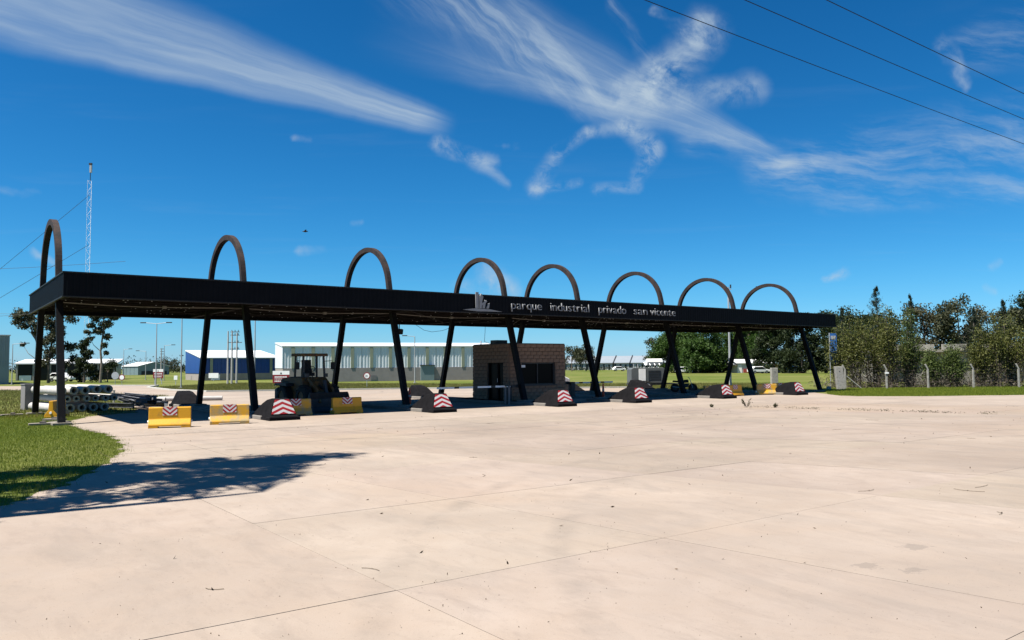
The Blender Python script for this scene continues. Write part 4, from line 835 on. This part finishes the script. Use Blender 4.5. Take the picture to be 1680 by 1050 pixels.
gh = gable_hall('green_shed', 'pale green gabled metal shed with white roof far across the field', (-120, 245, 0), R(-34), 8.6, 10, 2.7, 3.8, 'clad_green', 'roof_white', doors=(('e', 1, 5, 1.2, 'opening_dark'), ('e', 7.8, 9.3, 1.2, 'opening_dark')))
for i in range(4): ribbed(i*2.15+.02, i*2.15+2.12, 0, 2.6, -.02, .5).build('cladding_panel', 'clad_green', gh)
# row of small white houses
for i in range(7):
    x = 20.5+i*6.35; t = thing('row_house', ['white hall-roofed house at the left end of the far row behind the booth', 'white row house second from the booth end of the far row', 'third white house in the far row', 'white row house in the middle of the far row', 'white row house just left of the compressor in the far row', 'white row house above the compressor, last but one in the far row', 'white row house at the tree end of the far row'][i], 'house', (x, 312-i*.8, 0), R(-16), 'white houses in the far row')
    MB().box((2.9, 3.5, 1.3), (5.8, 7, 2.6)).build('wall', 'house_wall', t); b = MB(); b.hexa([(-.2, -.5, 2.5), (6.0, -.5, 2.5), (6.0, 7.2, 5.2), (-.2, 7.2, 5.2)], [(-.2, -.5, 2.72), (6.0, -.5, 2.72), (6.0, 7.2, 5.42), (-.2, 7.2, 5.42)]); b.build('roof', 'house_roof', t)
    for s_, m_ in ((-.04, 0), (5.82, 1)): b = MB(); b.prism([(0, 2.55), (7, 2.55), (7, 5.1), (0, 2.62)], 'x', s_, s_+.03); b.build('gable_infill', 'dark_metal', t)
    b = MB(); b.hexa([(-.32, -.6, 2.3), (-.02, -.6, 2.3), (-.02, 7.3, 5.1), (-.32, 7.3, 5.1)], [(-.32, -.6, 2.98), (-.02, -.6, 2.98), (-.02, 7.3, 5.75), (-.32, 7.3, 5.75)]); b.build('dark_gap_strip', 'dark_metal', t)  # dark strip added to draw the dark gap between neighbouring roofs
    for x0, x1, h in ((.25, .75, 2.2), (2.2, 2.9, 2.1), (4.2, 4.9, 1.9)): MB().box(((x0+x1)/2, -.03, h/2+.1), (x1-x0, .08, h)).build('window', 'opening_dark', t)
rs = gable_hall('white_shed', 'white metal shed with brick-red lower wall in front of the green trees', (48.6, 172, 0), R(8), 7.6, 5, 2.1, 2.75, 'clad_white', 'roof_white', doors=(('f', .1, 1.0, 1.8, 'white_paint'),))
MB().box((3.1, -.05, .45), (3.6, .08, .8)).build('red_skirting', 'red_panel', rs); MB().prism([(-1.3, 1.55), (-.1, 1.75), (-.1, 1.85), (-1.3, 1.65)], 'y', -.5, 3).build('awning', 'dark_metal', rs)
# old concrete building behind the shrubs
ob = thing('concrete_building', 'weathered flat-roofed concrete building behind the fence shrubs', 'building', (37.6, 82, 0), R(-4))
MB().box((9, 3, 1.5), (19, 6, 3.0)).build('wall', 'wall_weathered', ob); MB().box((9, 2.6, 3.13), (19.6, 7.2, .26)).build('roof_slab', 'wall_weathered', ob)
for i in range(6): MB().box((.7+i*3.2, -1.3, 3.5), (2.4, .22, .6)).build('parapet', 'wall_weathered', ob)
for i in range(5): MB().box((2.2+i*3.4, -.02, 1.45), (1.9, .12, .95)).build('window', 'opening_dark', ob)
MB().box((17.2, -.02, 1.1), (1.1, .12, 2.1)).build('door', 'opening_dark', ob)
hs_ = thing('low_block_wall', 'low pale broken wall in front of the old concrete building', 'wall', (35.0, 69.5, 0), R(2))
for i in range(5): MB().box((i*1.5, 0, .5+.1*(i % 2)), (1.46, .2, 1.0+.2*(i % 2))).build('panel', 'wall_weathered', hs_)

# ------------------------------------------------------------ lamps, poles, mast, signs
def street_lamp(x, y, h, arms, lb, r_=.075):
    t = thing('street_lamp', lb, 'street lamp', (x, y, 0), 0, 'street lamps of the estate'); b = MB(); b.tube([(0, 0, 0), (0, 0, h*.5), (0, 0, h)], [r_, r_*.8, r_*.55], 8); b.build('pole', 'lamp_grey', t); MB().box((0, 0, .04), (.34, .34, .08)).build('base_plate', 'conc_post', t)
    for a in arms:
        ar = MB(); ar.tube([(0, 0, h-.02), (a*.7, 0, h+.06), (a, 0, h+.1)], .035, 6); ao = ar.build('arm', 'lamp_grey', t); MB().box((a+math.copysign(.25, a), 0, h+.11), (.6, .24, .11)).build('lamp_head', 'dark_metal', ao, bevel=.02)
street_lamp(-39.4, 88, 6.95, (-1.25, 1.1), 'double-armed street lamp at the bend of the inner road')
street_lamp(-32.95, 79.2, 8.2, (.9,), 'street lamp standing in front of the blue shed')
street_lamp(-25.9, 80, 9.0, (-.9,), 'street lamp standing against the white warehouse gable')
street_lamp(-11.65, 95, 5.55, (-.95,), 'street lamp in front of the grey warehouse facade')
street_lamp(-66, 105, 5.35, (1.6,), 'street lamp at the corner of the tall grey warehouse')
street_lamp(-73.3, 150, 5.6, (1.0,), 'small far street lamp left of the pale green shed')
street_lamp(-56.9, 130, 5.7, (1.2,), 'far street lamp behind the double-armed lamp')
street_lamp(-64.5, 140, 5.0, (-1.2,), 'thin far street lamp above the pale green shed')
up_ = thing('utility_pole', 'galvanised utility pole rising behind the seventh arch', 'utility pole', (18.1, 66.2, 0)); MB().tube([(0, 0, 0), (0, 0, 8.4)], [.11, .07], 10).build('shaft', 'galv', up_); MB().box((0, 0, 8.2), (.5, .08, .08)).build('crossarm', 'galv', up_); MB().box((.2, 0, 8.45), (.1, .1, .3)).build('insulator', 'dark_metal', up_)
MB().box((.05, -.12, 2.4), (.45, .3, .12)).build('step_bracket', 'dark_metal', up_)
tp_ = thing('transformer_poles', 'three concrete transformer poles with crossarms before the blue shed', 'utility poles', (-34.5, 98, 0))
for x, h in ((-.55, 6.5), (-.05, 6.55), (.55, 6.3)): MB().tube([(x, 0, 0), (x, 0, h)], [.13, .08], 8).build('pole', 'conc_pole', tp_)
for z in (4.3, 5.1, 6.0, 6.4):
    c_ = MB(); c_.box((.3, 0, z), (1.7 if z == 5.1 else 1.1, .09, .09)); co = c_.build('crossarm', 'scrap_steel', tp_)
    for i in range(3): MB().tube([(-.1+i*.4, 0, z+.04), (-.1+i*.4, 0, z+.26)], [.05, .03], 6).build('insulator', 'dark_metal', co)
d2 = thing('distribution_pole', 'slim far power pole with short crossarms behind the red roadside sign', 'utility pole', (-56.5, 128, 0)); MB().tube([(0, 0, 0), (0, 0, 5.2)], [.12, .07], 8).build('shaft', 'conc_pole', d2)
for i, z in enumerate((3.0, 3.5, 4.3, 4.7, 5.1)): MB().box((-.3 if i < 2 else .1, 0, z), (1.1 if i < 2 else .6, .07, .08)).build('crossarm', 'dark_metal', d2)
# lattice mast
ms = thing('lattice_mast', 'tall slender lattice radio mast with antenna behind the first arch', 'mast', (-75, 140, 0)); H_, wd = 35.5, .42
cs = [(wd*math.cos(a), wd*math.sin(a)) for a in (R(90), R(210), R(330))]
for c_ in cs: MB().tube([(*c_, 0), (*c_, H_)], .022, 5).build('chord', 'white_paint', ms)
lt = MB(); k = 34
for i in range(k):
    z0, z1 = H_*i/k, H_*(i+1)/k
    for j in range(3): a, b_ = cs[j], cs[(j+1) % 3]; p, q_ = (a, b_) if (i+j) % 2 else (b_, a); lt.tube([(*p, z0), (*q_, z1)], .012, 4, False)
    if i % 2: lt.tube([(*cs[0], z1), (*cs[1], z1)], .010, 4, False)
lt.build('lacing', 'white_paint', ms); MB().tube([(0, 0, H_), (0, 0, 38.6)], .06, 6).build('antenna_pole', 'dark_metal', ms); MB().box((.05, 0, 37.6), (.35, .3, 1.3)).build('antenna', 'lamp_grey', ms); MB().box((0, 0, 38.5), (.5, .3, .35)).build('beacon', 'dark_metal', ms)
for (ax, ay, z) in ((-116, 141, 33), (-118, 142, 24)): MB().tube([(0, 0, z), ((ax+75)*.5, (ay-140)*.5, z*.5-.5), (ax+75, ay-140, 0)], .035, 4).build('guy_wire', 'wire_black', ms)
for i, (z, dt) in enumerate(((20.0, 0), (20.0, 0), (20.0, 0))):
    a = (Vector((6.76, 38.4, z)), Vector((11.62, 38.4, z)), Vector((15.74, 38.5, z)))[i]; d = Vector((AX, AY, 0)); b = MB()
    b.tube([a+d*u+Vector((0, 0, .00012*(u-25)**2-.07)) for u in range(-70, 121, 6)], .021, 5)
    tag(b.build('power_line', 'wire_black'), 'thin black overhead power line crossing the sky', 'power line', 'overhead power lines')
for x, y, lb in ((-45.0, -3.5, 'tall pylon pole carrying the overhead lines at the near end'), (107.6, 109.5, 'tall pylon pole carrying the overhead lines at the far end')):
    t = thing('line_pole', lb, 'utility pole', (x, y, 0), ALPHA); MB().tube([(0, 0, 0), (0, 0, 21.6)], [.3, .16], 10).build('shaft', 'conc_pole', t); MB().box((0, -1.0, 20.6), (.14, 10, .14)).build('crossarm', 'dark_metal', t)
for i, (p, q_) in enumerate([((-95, 105, 16.0), (-44, 90, 14.2)), ((-95, 100, 8.0), (-40, 95, 10.2)), ((-95, 120, 11.2), (-40, 122, 11.0))]):
    b = MB(); p, q_ = Vector(p), Vector(q_); b.tube([p.lerp(q_, u/8)-Vector((0, 0, .8*math.sin(math.pi*u/8))) for u in range(9)], .018, 4); tag(b.build('distant_cable', 'wire_black'), 'thin cable strung behind the first arch above the field', 'cable', 'cables above the field')
# signs
def billboard(x, y, w_, h, z0, lb):
    t = thing('estate_sign', lb, 'sign', (x, y, 0)); MB().box((0, 0, z0+h*.34), (w_, .06, h*.68)).build('red_panel', 'red_sign', t); MB().box((0, 0, z0+h*.84), (w_, .06, h*.31)).build('white_panel', 'white_paint', t)
    for s_ in (-1, 1): MB().box((s_*w_*.35, .05, (z0+h*.4)/2), (.08, .06, z0+h*.4)).build('post', 'galv', t)
    r_ = random.Random(int(x))
    for row, hh in ((.5, .10), (.34, .05), (.16, .09)):
        u = -w_*.38
        while u < w_*.36: l = r_.uniform(.04, .09)*w_; MB().box((u+l/2, -.034, z0+h*row), (l, .008, h*hh)).build('print_mark', 'white_paint', t); u += l+w_*.025
    MB().prism([(-.06*w_, z0+h*.74), (.06*w_, z0+h*.74), (0, z0+h*.92)], 'y', -.04, -.032).build('print_mark', 'dark_metal', t)
billboard(-24.2, 83.3, 1.75, 1.28, .35, 'red and white estate notice board left of the wheel loader')
billboard(-44.5, 100, 1.25, 1.15, .75, 'small red and white estate notice board by the double-armed lamp')
for x, y, w_, h, z, lb in ((-40.6, 96, .42, .5, .6, 'tiny white board beside the small red notice board'), (-45.6, 121.5, 1.5, .75, .45, 'plain white board in front of the blue shed')):
    t = thing('white_board', lb, 'sign', (x, y, 0)); MB().box((0, 0, z+h/2), (w_, .05, h)).build('panel', 'white_paint', t); MB().box((0, .05, z/2+.1), (.07, .05, z+.2)).build('post', 'galv', t)
def round_sign(x, y, zc, r_, lb, face, num=None):
    t = thing('road_sign', lb, 'road sign', (x, y, 0)); MB().tube([(0, .04, 0), (0, .04, zc)], .03, 6).build('post', 'galv', t)
    MB().tube([(0, 0, zc), (0, .025, zc)], r_, 24).build('disc', 'red_sign' if face else 'galv', t)
    if face: MB().tube([(0, -.012, zc), (0, 0.002, zc)], r_*.74, 24).build('face', 'white_paint', t)
    if num:
        for i, c_ in enumerate(num):
            g = glyph(c_); me = g[0].copy(); me.materials.clear(); me.materials.append(MT['wire_black']); o = put('digit', me, t, (-.23*r_*1.6+i*.36*r_*1.05-.06, -.014, zc-r_*.36)); o.rotation_euler = (math.pi/2, 0, 0); o.scale = (r_*.85, r_*.95, .1)
round_sign(-14.26, 78, 1.1, .34, 'round speed limit sign reading 20 in front of the warehouse', True, '20')
round_sign(-46.6, 95, .95, .36, 'round red-rimmed road sign beside the inner road bend', True)
round_sign(-48.4, 97, 1.15, .45, 'grey back of a round road sign near the eucalyptus trees', False)
round_sign(-66.5, 100, 1.0, .4, 'red round sign at the tall grey warehouse corner', True)

# ------------------------------------------------------------ far vehicles
def car(x, y, rz, m_, lb, L=4.0, h=1.4):
    t = thing('parked_car', lb, 'car', (x, y, 0), rz); b = MB(); b.prism([(-L/2, .3), (L/2, .3), (L/2, .7), (L*.28, .85), (L*.12, h), (-L*.3, h), (-L*.46, .9), (-L/2, .85)], 'y', -.8, .8); b.build('body', m_, t, bevel=.08)
    b = MB(); b.prism([(L*.25, .88), (L*.11, h-.1), (-L*.28, h-.1), (-L*.38, .88)], 'y', -.815, .815); b.build('windows', 'win_glass', t)
    for s_ in (-1, 1):
        for xx in (-L*.3, L*.3): wheel(t, (xx, s_*.72, .3), .3, .2, 'galv')
car(52.6, 166, .1, 'car_white', 'white car parked beside the white shed'); car(49.5, 160, .25, 'car_white', 'white estate car half hidden by the leg of the seventh arch', 4.4)
car(57.0, 168, 0, 'car_yellow', 'yellow car parked under the dark trees', 3.4, 1.7); car(58.9, 166, .3, 'car_white', 'white car parked next to the yellow car', 3.6)
car(33.5, 250, .2, 'car_white', 'white car near the far white houses'); car(37.0, 172, .1, 'car_white', 'small white car under the green trees', 3.4)
car(-72.5, 128, 0, 'car_white', 'white car beside the dark open shed', 3.8)

# ------------------------------------------------------------ birds
def bird(loc, rz, sc, wings, lb):
    t = thing('bird', lb, 'bird', loc, rz); b = MB(); b.tube([(-.5*sc, 0, 0), (-.3*sc, 0, .02*sc), (0, 0, 0), (.28*sc, 0, .03*sc), (.42*sc, 0, .08*sc), (.55*sc, 0, .07*sc)], [.03*sc, .08*sc, .13*sc, .11*sc, .08*sc, .01*sc], 8); b.build('body', 'wire_black', t, smooth=True)
    for s_ in (-1, 1):
        b = MB(); b.hexa([(.22*sc, s_*.06*sc, .05*sc), (.18*sc, s_*.5*sc, .28*sc), (-.1*sc, s_*1.0*sc, .18*sc), (-.12*sc, s_*.45*sc, .2*sc), (-.15*sc, s_*.06*sc, .03*sc)] if wings else [(.2*sc, s_*.1*sc, .06*sc), (.1*sc, s_*.14*sc, .1*sc), (-.4*sc, s_*.09*sc, .03*sc), (-.3*sc, s_*.1*sc, -.02*sc), (0, s_*.13*sc, -.04*sc)], [(.22*sc, s_*.06*sc, .07*sc), (.18*sc, s_*.5*sc, .3*sc), (-.1*sc, s_*1.0*sc, .19*sc), (-.12*sc, s_*.45*sc, .22*sc), (-.15*sc, s_*.06*sc, .05*sc)] if wings else [(.2*sc, s_*.12*sc, .06*sc), (.1*sc, s_*.16*sc, .1*sc), (-.4*sc, s_*.1*sc, .03*sc), (-.3*sc, s_*.12*sc, -.02*sc), (0, s_*.15*sc, -.04*sc)]); b.build('wing', 'wire_black', t)
bird((-15.7, 60, 12.3), .4, .42, True, 'small dark bird flying in the open sky')
pb = W(SK[7], 1.0); bird((pb.x, pb.y, arch_z(1.0)+.17), .8, .2, False, 'tiny bird perched on the last arch')

# ------------------------------------------------------------ trees
def limb(b, p0, p1, r0, r1, bend=.12):
    p0, p1 = Vector(p0), Vector(p1); L = (p1-p0).length; m_ = p0.lerp(p1, .5)+Vector((random.gauss(0, bend*L*.5), random.gauss(0, bend*L*.5), random.uniform(-.02, .1)*L)); b.tube([p0, p0.lerp(m_, .6), m_, m_.lerp(p1, .55), p1], [r0, r0*.85+r1*.15, (r0+r1)/2, r0*.25+r1*.75, r1], 6)
def tree(name, lb, loc, trunk, clumps, leaf, bark, nl, size, r0=.25, droop=.3, group=None, aspect=.5, cat='tree', flat=.75, lk=.28):
    """trunk: list of points; clumps: (x, y, z, radius) around which leaves gather"""
    t = thing(name, lb, cat, loc, 0, group); b = MB(); n_ = len(trunk); b.tube(trunk, [max(.03, r0*(1-.8*i/(n_-1))) for i in range(n_)], 9)
    for (x, y, z, r_) in clumps:
        c_ = Vector((x, y, z)); best = min((Vector(p) for p in trunk), key=lambda p: (p-c_).length+max(0, p.z-z+.3)*3); limb(b, best, c_, r0*lk, .015)
    b.build('trunk', bark, t); P = []; wsum = sum(c_[3]**2 for c_ in clumps)
    for (x, y, z, r_) in clumps:
        k = max(12, int(nl*r_*r_/wsum)); sub = 8
        cen = rng.normal(size=(sub, 3)); cen /= np.linalg.norm(cen, axis=1)[:, None]; cen *= r_*.85*rng.random((sub, 1))**.5
        pick = rng.integers(0, sub, k); q = rng.normal(size=(k, 3)); q = np.clip(q, -1.9, 1.9)*r_*.27
        q = cen[pick]+q; q[:, 2] *= flat; P.append(q+np.array([x, y, z]))
    P = np.concatenate(P); quads('crown', P, leaf, size*(.6+.8*rng.random(len(P))), aspect, t, droop=droop); return t
def dome(n, rx, ry, z0, z1, rad, seed):
    r_ = random.Random(seed); out = []
    for i in range(n):
        a = r_.random()*6.283; u = r_.random(); z = z0+(z1-z0)*u; k = math.sqrt(max(.05, 1-((u-.42)/.62)**2))*math.sqrt(r_.uniform(.25, 1)); out.append((rx*k*math.cos(a), ry*k*math.sin(a), z, rad*r_.uniform(.7, 1.25)))
    return out
# eucalyptus group on the left
tree('eucalyptus_tree', 'eucalyptus with a high leaning crown at the outer end of the left group', (-66.6, 112, 0), [(0, 0, -.1), (.1, 0, 3), (-.5, 0, 6), (-1.6, 0, 8.5), (-2.4, 0, 9.8)], [(-2.9, 0, 9.9, 1.1), (-1.7, .4, 9.3, 1.1), (-3.3, .2, 8.9, .8), (-1.0, 0, 8.2, .9), (-2.2, -.2, 8.0, .7), (-.4, 0, 7.2, .7), (-2.4, 0, 5.5, .4)], 'leaf_euc', 'bark_pale', 2600, .34, .2, .8)
tree('eucalyptus_tree', 'broad eucalyptus with foliage almost to the ground behind the first arch legs', (-68.2, 117, 0), [(0, 0, -.1), (0, 0, 3), (.4, 0, 6), (.9, 0, 9), (1.2, 0, 12)], [(random.Random(i).uniform(-1.4, 3.4), random.Random(i+50).uniform(-1, 1), 2.6+i*.46, random.Random(i+9).uniform(.75, 1.25)) for i in range(21)], 'leaf_euc', 'bark_pale', 6500, .36, .22, .8)
tree('eucalyptus_tree', 'dark dense eucalyptus between the broad one and the bare-trunked one', (-62.4, 116, 0), [(0, 0, -.1), (0, 0, 2), (.2, 0, 4.5), (.5, 0, 6.6)], [(random.Random(i).uniform(-.9, 1.0), 0, 1.2+i*.5, random.Random(i+3).uniform(.55, .95)) for i in range(11)], 'leaf_dark', 'bark', 3000, .3, .18, .5)
tree('eucalyptus_tree', 'slender bare-trunked eucalyptus with a high crown at the road end of the group', (-58.9, 113.8, 0), [(0, 0, -.1), (.15, 0, 2.5), (-.05, 0, 4.5), (.25, 0, 7), (.3, 0, 9.2), (.4, 0, 11)], [(.3, 0, 10.2, 1.2), (1.4, .3, 9.7, 1.0), (-.9, 0, 9.5, 1.0), (2.3, 0, 9.4, .6), (-1.7, 0, 8.2, .7), (.8, 0, 8.4, .9), (-.3, 0, 7.4, .8), (-2.0, 0, 7.2, .6), (.9, 0, 6.6, .6), (.5, 0, 5.4, .5), (.8, 0, 4.3, .4), (-1.5, 0, 6.3, .5)], 'leaf_euc', 'bark_pale', 4200, .34, .2, .8)
for i, (x, y, h, r_) in enumerate([(-60.5, 119, 2.6, 2.2), (-64.5, 120, 2.2, 2.0)]):
    tree('bush', ['dark round bush below the eucalyptus trees', 'second dark bush below the eucalyptus trees'][i], (x, y, 0), [(0, 0, -.1), (0, 0, h*.5)], dome(9, r_, 1.2, .4, h, .8, i), 'leaf_dark', 'bark', 1500, .28, .1, .2, cat='bush')
# far tree belts
def belt(name, pts, lb, nper, h, mt, seed, size):
    r_ = np.random.default_rng(seed); P = []
    for (a, b_) in zip(pts[:-1], pts[1:]):
        a, b_ = np.array(a, float), np.array(b_, float); L = np.linalg.norm(b_-a); k = int(L/3.0)
        for i in range(k):
            c_ = a+(b_-a)*(i+r_.random())/k; hh = h*(.5+.7*r_.random()); q = r_.normal(size=(nper, 3))*np.array([1.9, 1.5, hh*.28]); q[:, 2] += hh*.48; q[:, 2] = np.clip(q[:, 2], 0, None); P.append(q+np.array([c_[0], c_[1], 0]))
    P = np.concatenate(P); o = quads(name, P, mt, size*(.6+.8*r_.random(len(P))), .6, None); return tag(o, lb, 'trees', kind='stuff')
belt('far_woodland', [(-330, 420), (-190, 400), (-110, 330), (-60, 330), (-20, 380)], 'far dark woodland along the horizon on the left', 90, 6.5, 'leaf_far', 1, .9)
belt('far_hedge', [(14, 290), (60, 284), (75, 240), (120, 210)], 'dark hedge and trees along the far edge of the field', 120, 1.5, 'leaf_far', 2, .5)
belt('far_woods', [(70, 330), (150, 260), (260, 240)], 'far woods behind the right hand trees', 260, 9, 'leaf_far', 5, 1.)
for i, (x, y, h, r_) in enumerate([(-52.5, 170, 4.4, 1.3), (-56.5, 172, 3.4, 1.1), (-113, 262, 5.0, 3.2), (-98, 262, 4.0, 2.2)]):
    tree('round_tree', ['small round tree beside the left edge of the blue shed', 'smaller round tree left of the blue shed', 'dark tree behind the pale green shed', 'lower dark tree at the door end of the pale green shed'][i], (x, y, 0), [(0, 0, -.1), (0, 0, h*.4), (0, 0, h*.75)], dome(10, r_, r_, h*.35, h*.95, r_*.55, i+20), 'leaf_far', 'bark', 1300, .4, .12)
# trees right of the booth
for i, (x, y, h, r_) in enumerate([(18.8, 252, 8.0, 3.4), (23.6, 255, 8.6, 3.2), (40.5, 225, 9.3, 3.6), (44.5, 228, 7.2, 3.0)]):
    tree('field_tree', ['rounded olive tree just right of the booth above the white houses', 'second rounded olive tree above the white houses', 'taller dark tree behind the right end of the white houses', 'lower dark tree beside the green wood'][i], (x, y, 0), [(0, 0, -.1), (0, 0, h*.4), (.2, 0, h*.8)], dome(14, r_, r_, h*.35, h*.92, r_*.5, i+40), 'leaf_euc' if i < 3 else 'leaf_dark', 'bark', 2600, .5, .2)
gx = [(37.2, 182, 10.6, 4.6), (42.5, 178, 11.2, 4.8), (47.8, 182, 11.4, 5.0), (53.2, 180, 11.0, 4.6), (40.0, 172, 7.2, 3.4), (57.0, 184, 10.8, 4.4)]
for i, (x, y, h, r_) in enumerate(gx):
    tree('broadleaf_tree', ['bright green broadleaf tree at the open left end of the green wood', 'tall bright green broadleaf tree second along the green wood', 'bright green broadleaf tree behind the white shed', 'green broadleaf tree behind the right end of the white shed', 'lower green broadleaf tree in front of the green wood', 'green broadleaf tree where the wood turns dark'][i], (x, y, 0), [(0, 0, -.1), (0, 0, h*.3), (.2, 0, h*.7)], dome(46, r_, r_*.8, h*.06, h*.93, r_*.42, i+60), 'leaf_broad', 'bark', 15000, .46, .28, .3)
for i, (x, y, h, r_) in enumerate([(57.5, 158, 11.2, 3.6), (61.5, 156, 11.6, 3.8), (65.5, 150, 10.8, 3.6), (62.5, 138, 10.2, 3.2), (54.6, 166, 10.4, 3.4)]):
    tree('dark_tree', ['dark evergreen tree at the turn of the wood', 'dark evergreen tree above the yellow car', 'dark evergreen tree behind the last canopy leg', 'dark evergreen tree beside the blue banner', 'dark evergreen tree just right of the white shed'][i], (x, y, 0), [(0, 0, -.1), (0, 0, h*.3), (0, 0, h*.8)], dome(40, r_*1.1, r_*.8, h*.04, h*.95, r_*.42, i+80), 'leaf_dark', 'bark', 12000, .45, .25)
# tall background trees over the fence
bgx = [(46.5, 112, 9.6, 3.2, 'leaf_dark'), (51.5, 110, 9.0, 3.4, 'leaf_dark'), (56.0, 108, 10.2, 3.2, 'leaf_olive'), (58.5, 104, 10.6, 2.8, 'leaf_euc'), (63.5, 106, 9.4, 3.4, 'leaf_olive'), (64.0, 98, 9.6, 2.6, 'leaf_euc'), (67.5, 104, 11.4, 3.2, 'leaf_dark'), (66.5, 95, 9.0, 2.6, 'leaf_euc')]
for i, (x, y, h, r_, m_) in enumerate(bgx):
    tree('background_tree', ['dark rounded tree beyond the concrete building, beside the tallest spire', 'dark rounded tree between the two tallest spires', 'brownish tree above the concrete building', 'pale open-crowned eucalyptus above the concrete building', 'brownish tree right of the open-crowned eucalyptus', 'pale sparse tree behind the fence shrubs', 'tall dark tree at the far right of the shrub row', 'grey-green tree at the far right edge'][i], (x, y, 0), [(0, 0, -.1), (.1, 0, h*.4), (-.1, 0, h*.85)], dome(26, r_, r_*.8, h*.12, h*.94, r_*.45, i+100), m_, 'bark', 6500, .34, .2)
def spire(x, y, h, w_, lb, seed):
    t = thing('conifer', lb, 'conifer', (x, y, 0), 0, 'spire-topped conifers over the fence'); r_ = random.Random(seed); b = MB(); b.tube([(0, 0, -.1), (.03, 0, h*.5), (0, 0, h)], [.14, .08, .012], 7); P = []
    for i in range(96):
        u = r_.uniform(.10, .985); L = w_*(1-u)**1.0*r_.uniform(.5, 1.2)+.05; a = r_.random()*6.283; z = h*u; e = Vector((math.cos(a)*L, math.sin(a)*L, L*.55)); b.tube([(0, 0, z), (e.x*.5, e.y*.5, z+e.z*.35), (e.x, e.y, z+e.z)], [.02, .014, .005], 4)
        for j in range(46): k = r_.uniform(.15, 1.08); P.append((e.x*k+r_.gauss(0, .02+.05*min(1, L)), e.y*k+r_.gauss(0, .02+.05*min(1, L)), z+e.z*k*k+r_.gauss(0, .08)))
    b.build('trunk', 'bark', t); quads('crown', P, 'leaf_conifer', .15, .26, t)
for i, (p, top, Y) in enumerate([(1382, 6.9, 70), (1440, 8.9, 72), (1495, 8.1, 72), (1598, 6.9, 72), (1648, 7.9, 74)]):
    spire((p-840)/1303.5*Y, Y, top, (1.7, 2.7, 1.6, 1.9, 1.9)[i], ['short spire-topped conifer beside the blue banner', 'tallest wide spire-topped conifer over the fence', 'slim spire-topped conifer second in height', 'low spire-topped conifer among the brownish trees', 'spire-topped conifer near the far right of the fence'][i], i+5)
# leggy shrubs along the wire fence
shx = [(1376, 66.5, 4.6, 1.7, 0), (1404, 64.5, 5.2, 1.9, 0), (1432, 66, 5.4, 1.8, 0), (1462, 63.5, 5.5, 1.7, 0), (1490, 65, 5.4, 1.4, 1), (1528, 63.5, 2.5, .8, 1), (1562, 63.5, 2.9, .8, 1), (1606, 64, 4.1, 1.1, 0), (1632, 63.5, 4.9, 1.6, 0), (1662, 64.5, 5.0, 1.6, 0), (1692, 63, 4.8, 1.7, 0)]
for i, (p, Y, h, w_, g_) in enumerate(shx):
    r_ = random.Random(i+300); t = thing('shrub', ['olive shrub wrapped round the blue banner', 'dense olive shrub beside the leaning concrete post', 'tall olive-brown shrub behind the first fence brace', 'tall olive shrub at the second fence post', 'greener tall shrub between the second and third fence posts', 'green narrow shrub just before the third fence post', 'small green shrub in front of the concrete building', 'olive shrub before the fourth fence post', 'tall olive shrub behind the fourth fence post', 'olive shrub beyond the fourth fence post', 'olive shrub at the last fence post'][i], 'shrub', ((p-840)/1303.5*Y, Y, 0), 0, 'leggy shrubs along the wire fence')
    b = MB(); P = []; Q = []
    for j in range(15):
        a = r_.random()*6.283; L = w_*.85*r_.uniform(.15, 1); hh = h*(r_.uniform(.5, .95) if j > 2 else r_.uniform(1.0, 1.22)); L = L if j > 2 else L*.4; e = Vector((math.cos(a)*L, math.sin(a)*L*.7, hh)); s0 = Vector((math.cos(a)*.3, math.sin(a)*.3, 0)); m_ = s0.lerp(e, .5)+Vector((0, 0, .25)); b.tube([s0+Vector((0, 0, -.05)), m_, e], [.035, .022, .006], 5)
        for k in range(250):
            u = r_.betavariate(2.6, 1.25); c_ = s0.lerp(m_, u*2) if u < .5 else m_.lerp(e, u*2-1); P.append((c_.x+r_.gauss(0, .26), c_.y+r_.gauss(0, .26), c_.z+r_.gauss(0, .2)))
        for k in range(110): u = r_.random(); c_ = s0.lerp(m_, u); Q.append((c_.x+r_.gauss(0, .3), c_.y+r_.gauss(0, .25), max(.05, c_.z+r_.gauss(0, .2))))
    b.build('stems', 'bark', t); quads('crown', P, 'leaf_shrub_green' if g_ else 'leaf_shrub', .17, .5, t); quads('twigs', Q, 'twig_fine', .32, .06, t, droop=.6)
# undergrowth below the shrubs
ug = []
for i in range(3600): ug.append((random.uniform(24.5, 43), random.gauss(64, 1.2), abs(random.gauss(0, .42))))
tag(quads('undergrowth', ug, 'twig_fine', .34, .12), 'dry brown undergrowth below the fence shrubs', 'undergrowth', kind='stuff')
# tree left of the frame whose shadow lies on the lawn and the slabs
tb = W(-6.6, -23.65); r_ = random.Random(77); lean = lambda s, tt, h: tuple(W(s, tt)-tb+Vector((0, 0, h)))
trunk = [lean(-6.6, -23.65, -.1), lean(-6.6, -23.62, 4), lean(-6.6, -23.55, 8), lean(-6.6, -23.5, 12), lean(-6.6, -23.4, 14)]
cl = []
for i in range(64):
    h = r_.uniform(5.0, 19.2); u = (h-5.0)/14.2; lo_t, hi_t = -23.3+3.2*u**2.4, -16.9-1.6*u**2; hi_t = min(hi_t, -17.6+.0*u) if u > .25 else -18.4+1.5*u/.25*.5
    cl.append(lean(-6.6+r_.uniform(-.8, .5), r_.uniform(lo_t, hi_t), h)+(r_.uniform(.45, .95),))
tree('shade_tree', 'tall one-sided tree standing left of the lawn and throwing the long shadow', tb, trunk, cl, 'leaf_euc', 'bark_pale', 15500, .26, .22, .6, lk=.09)
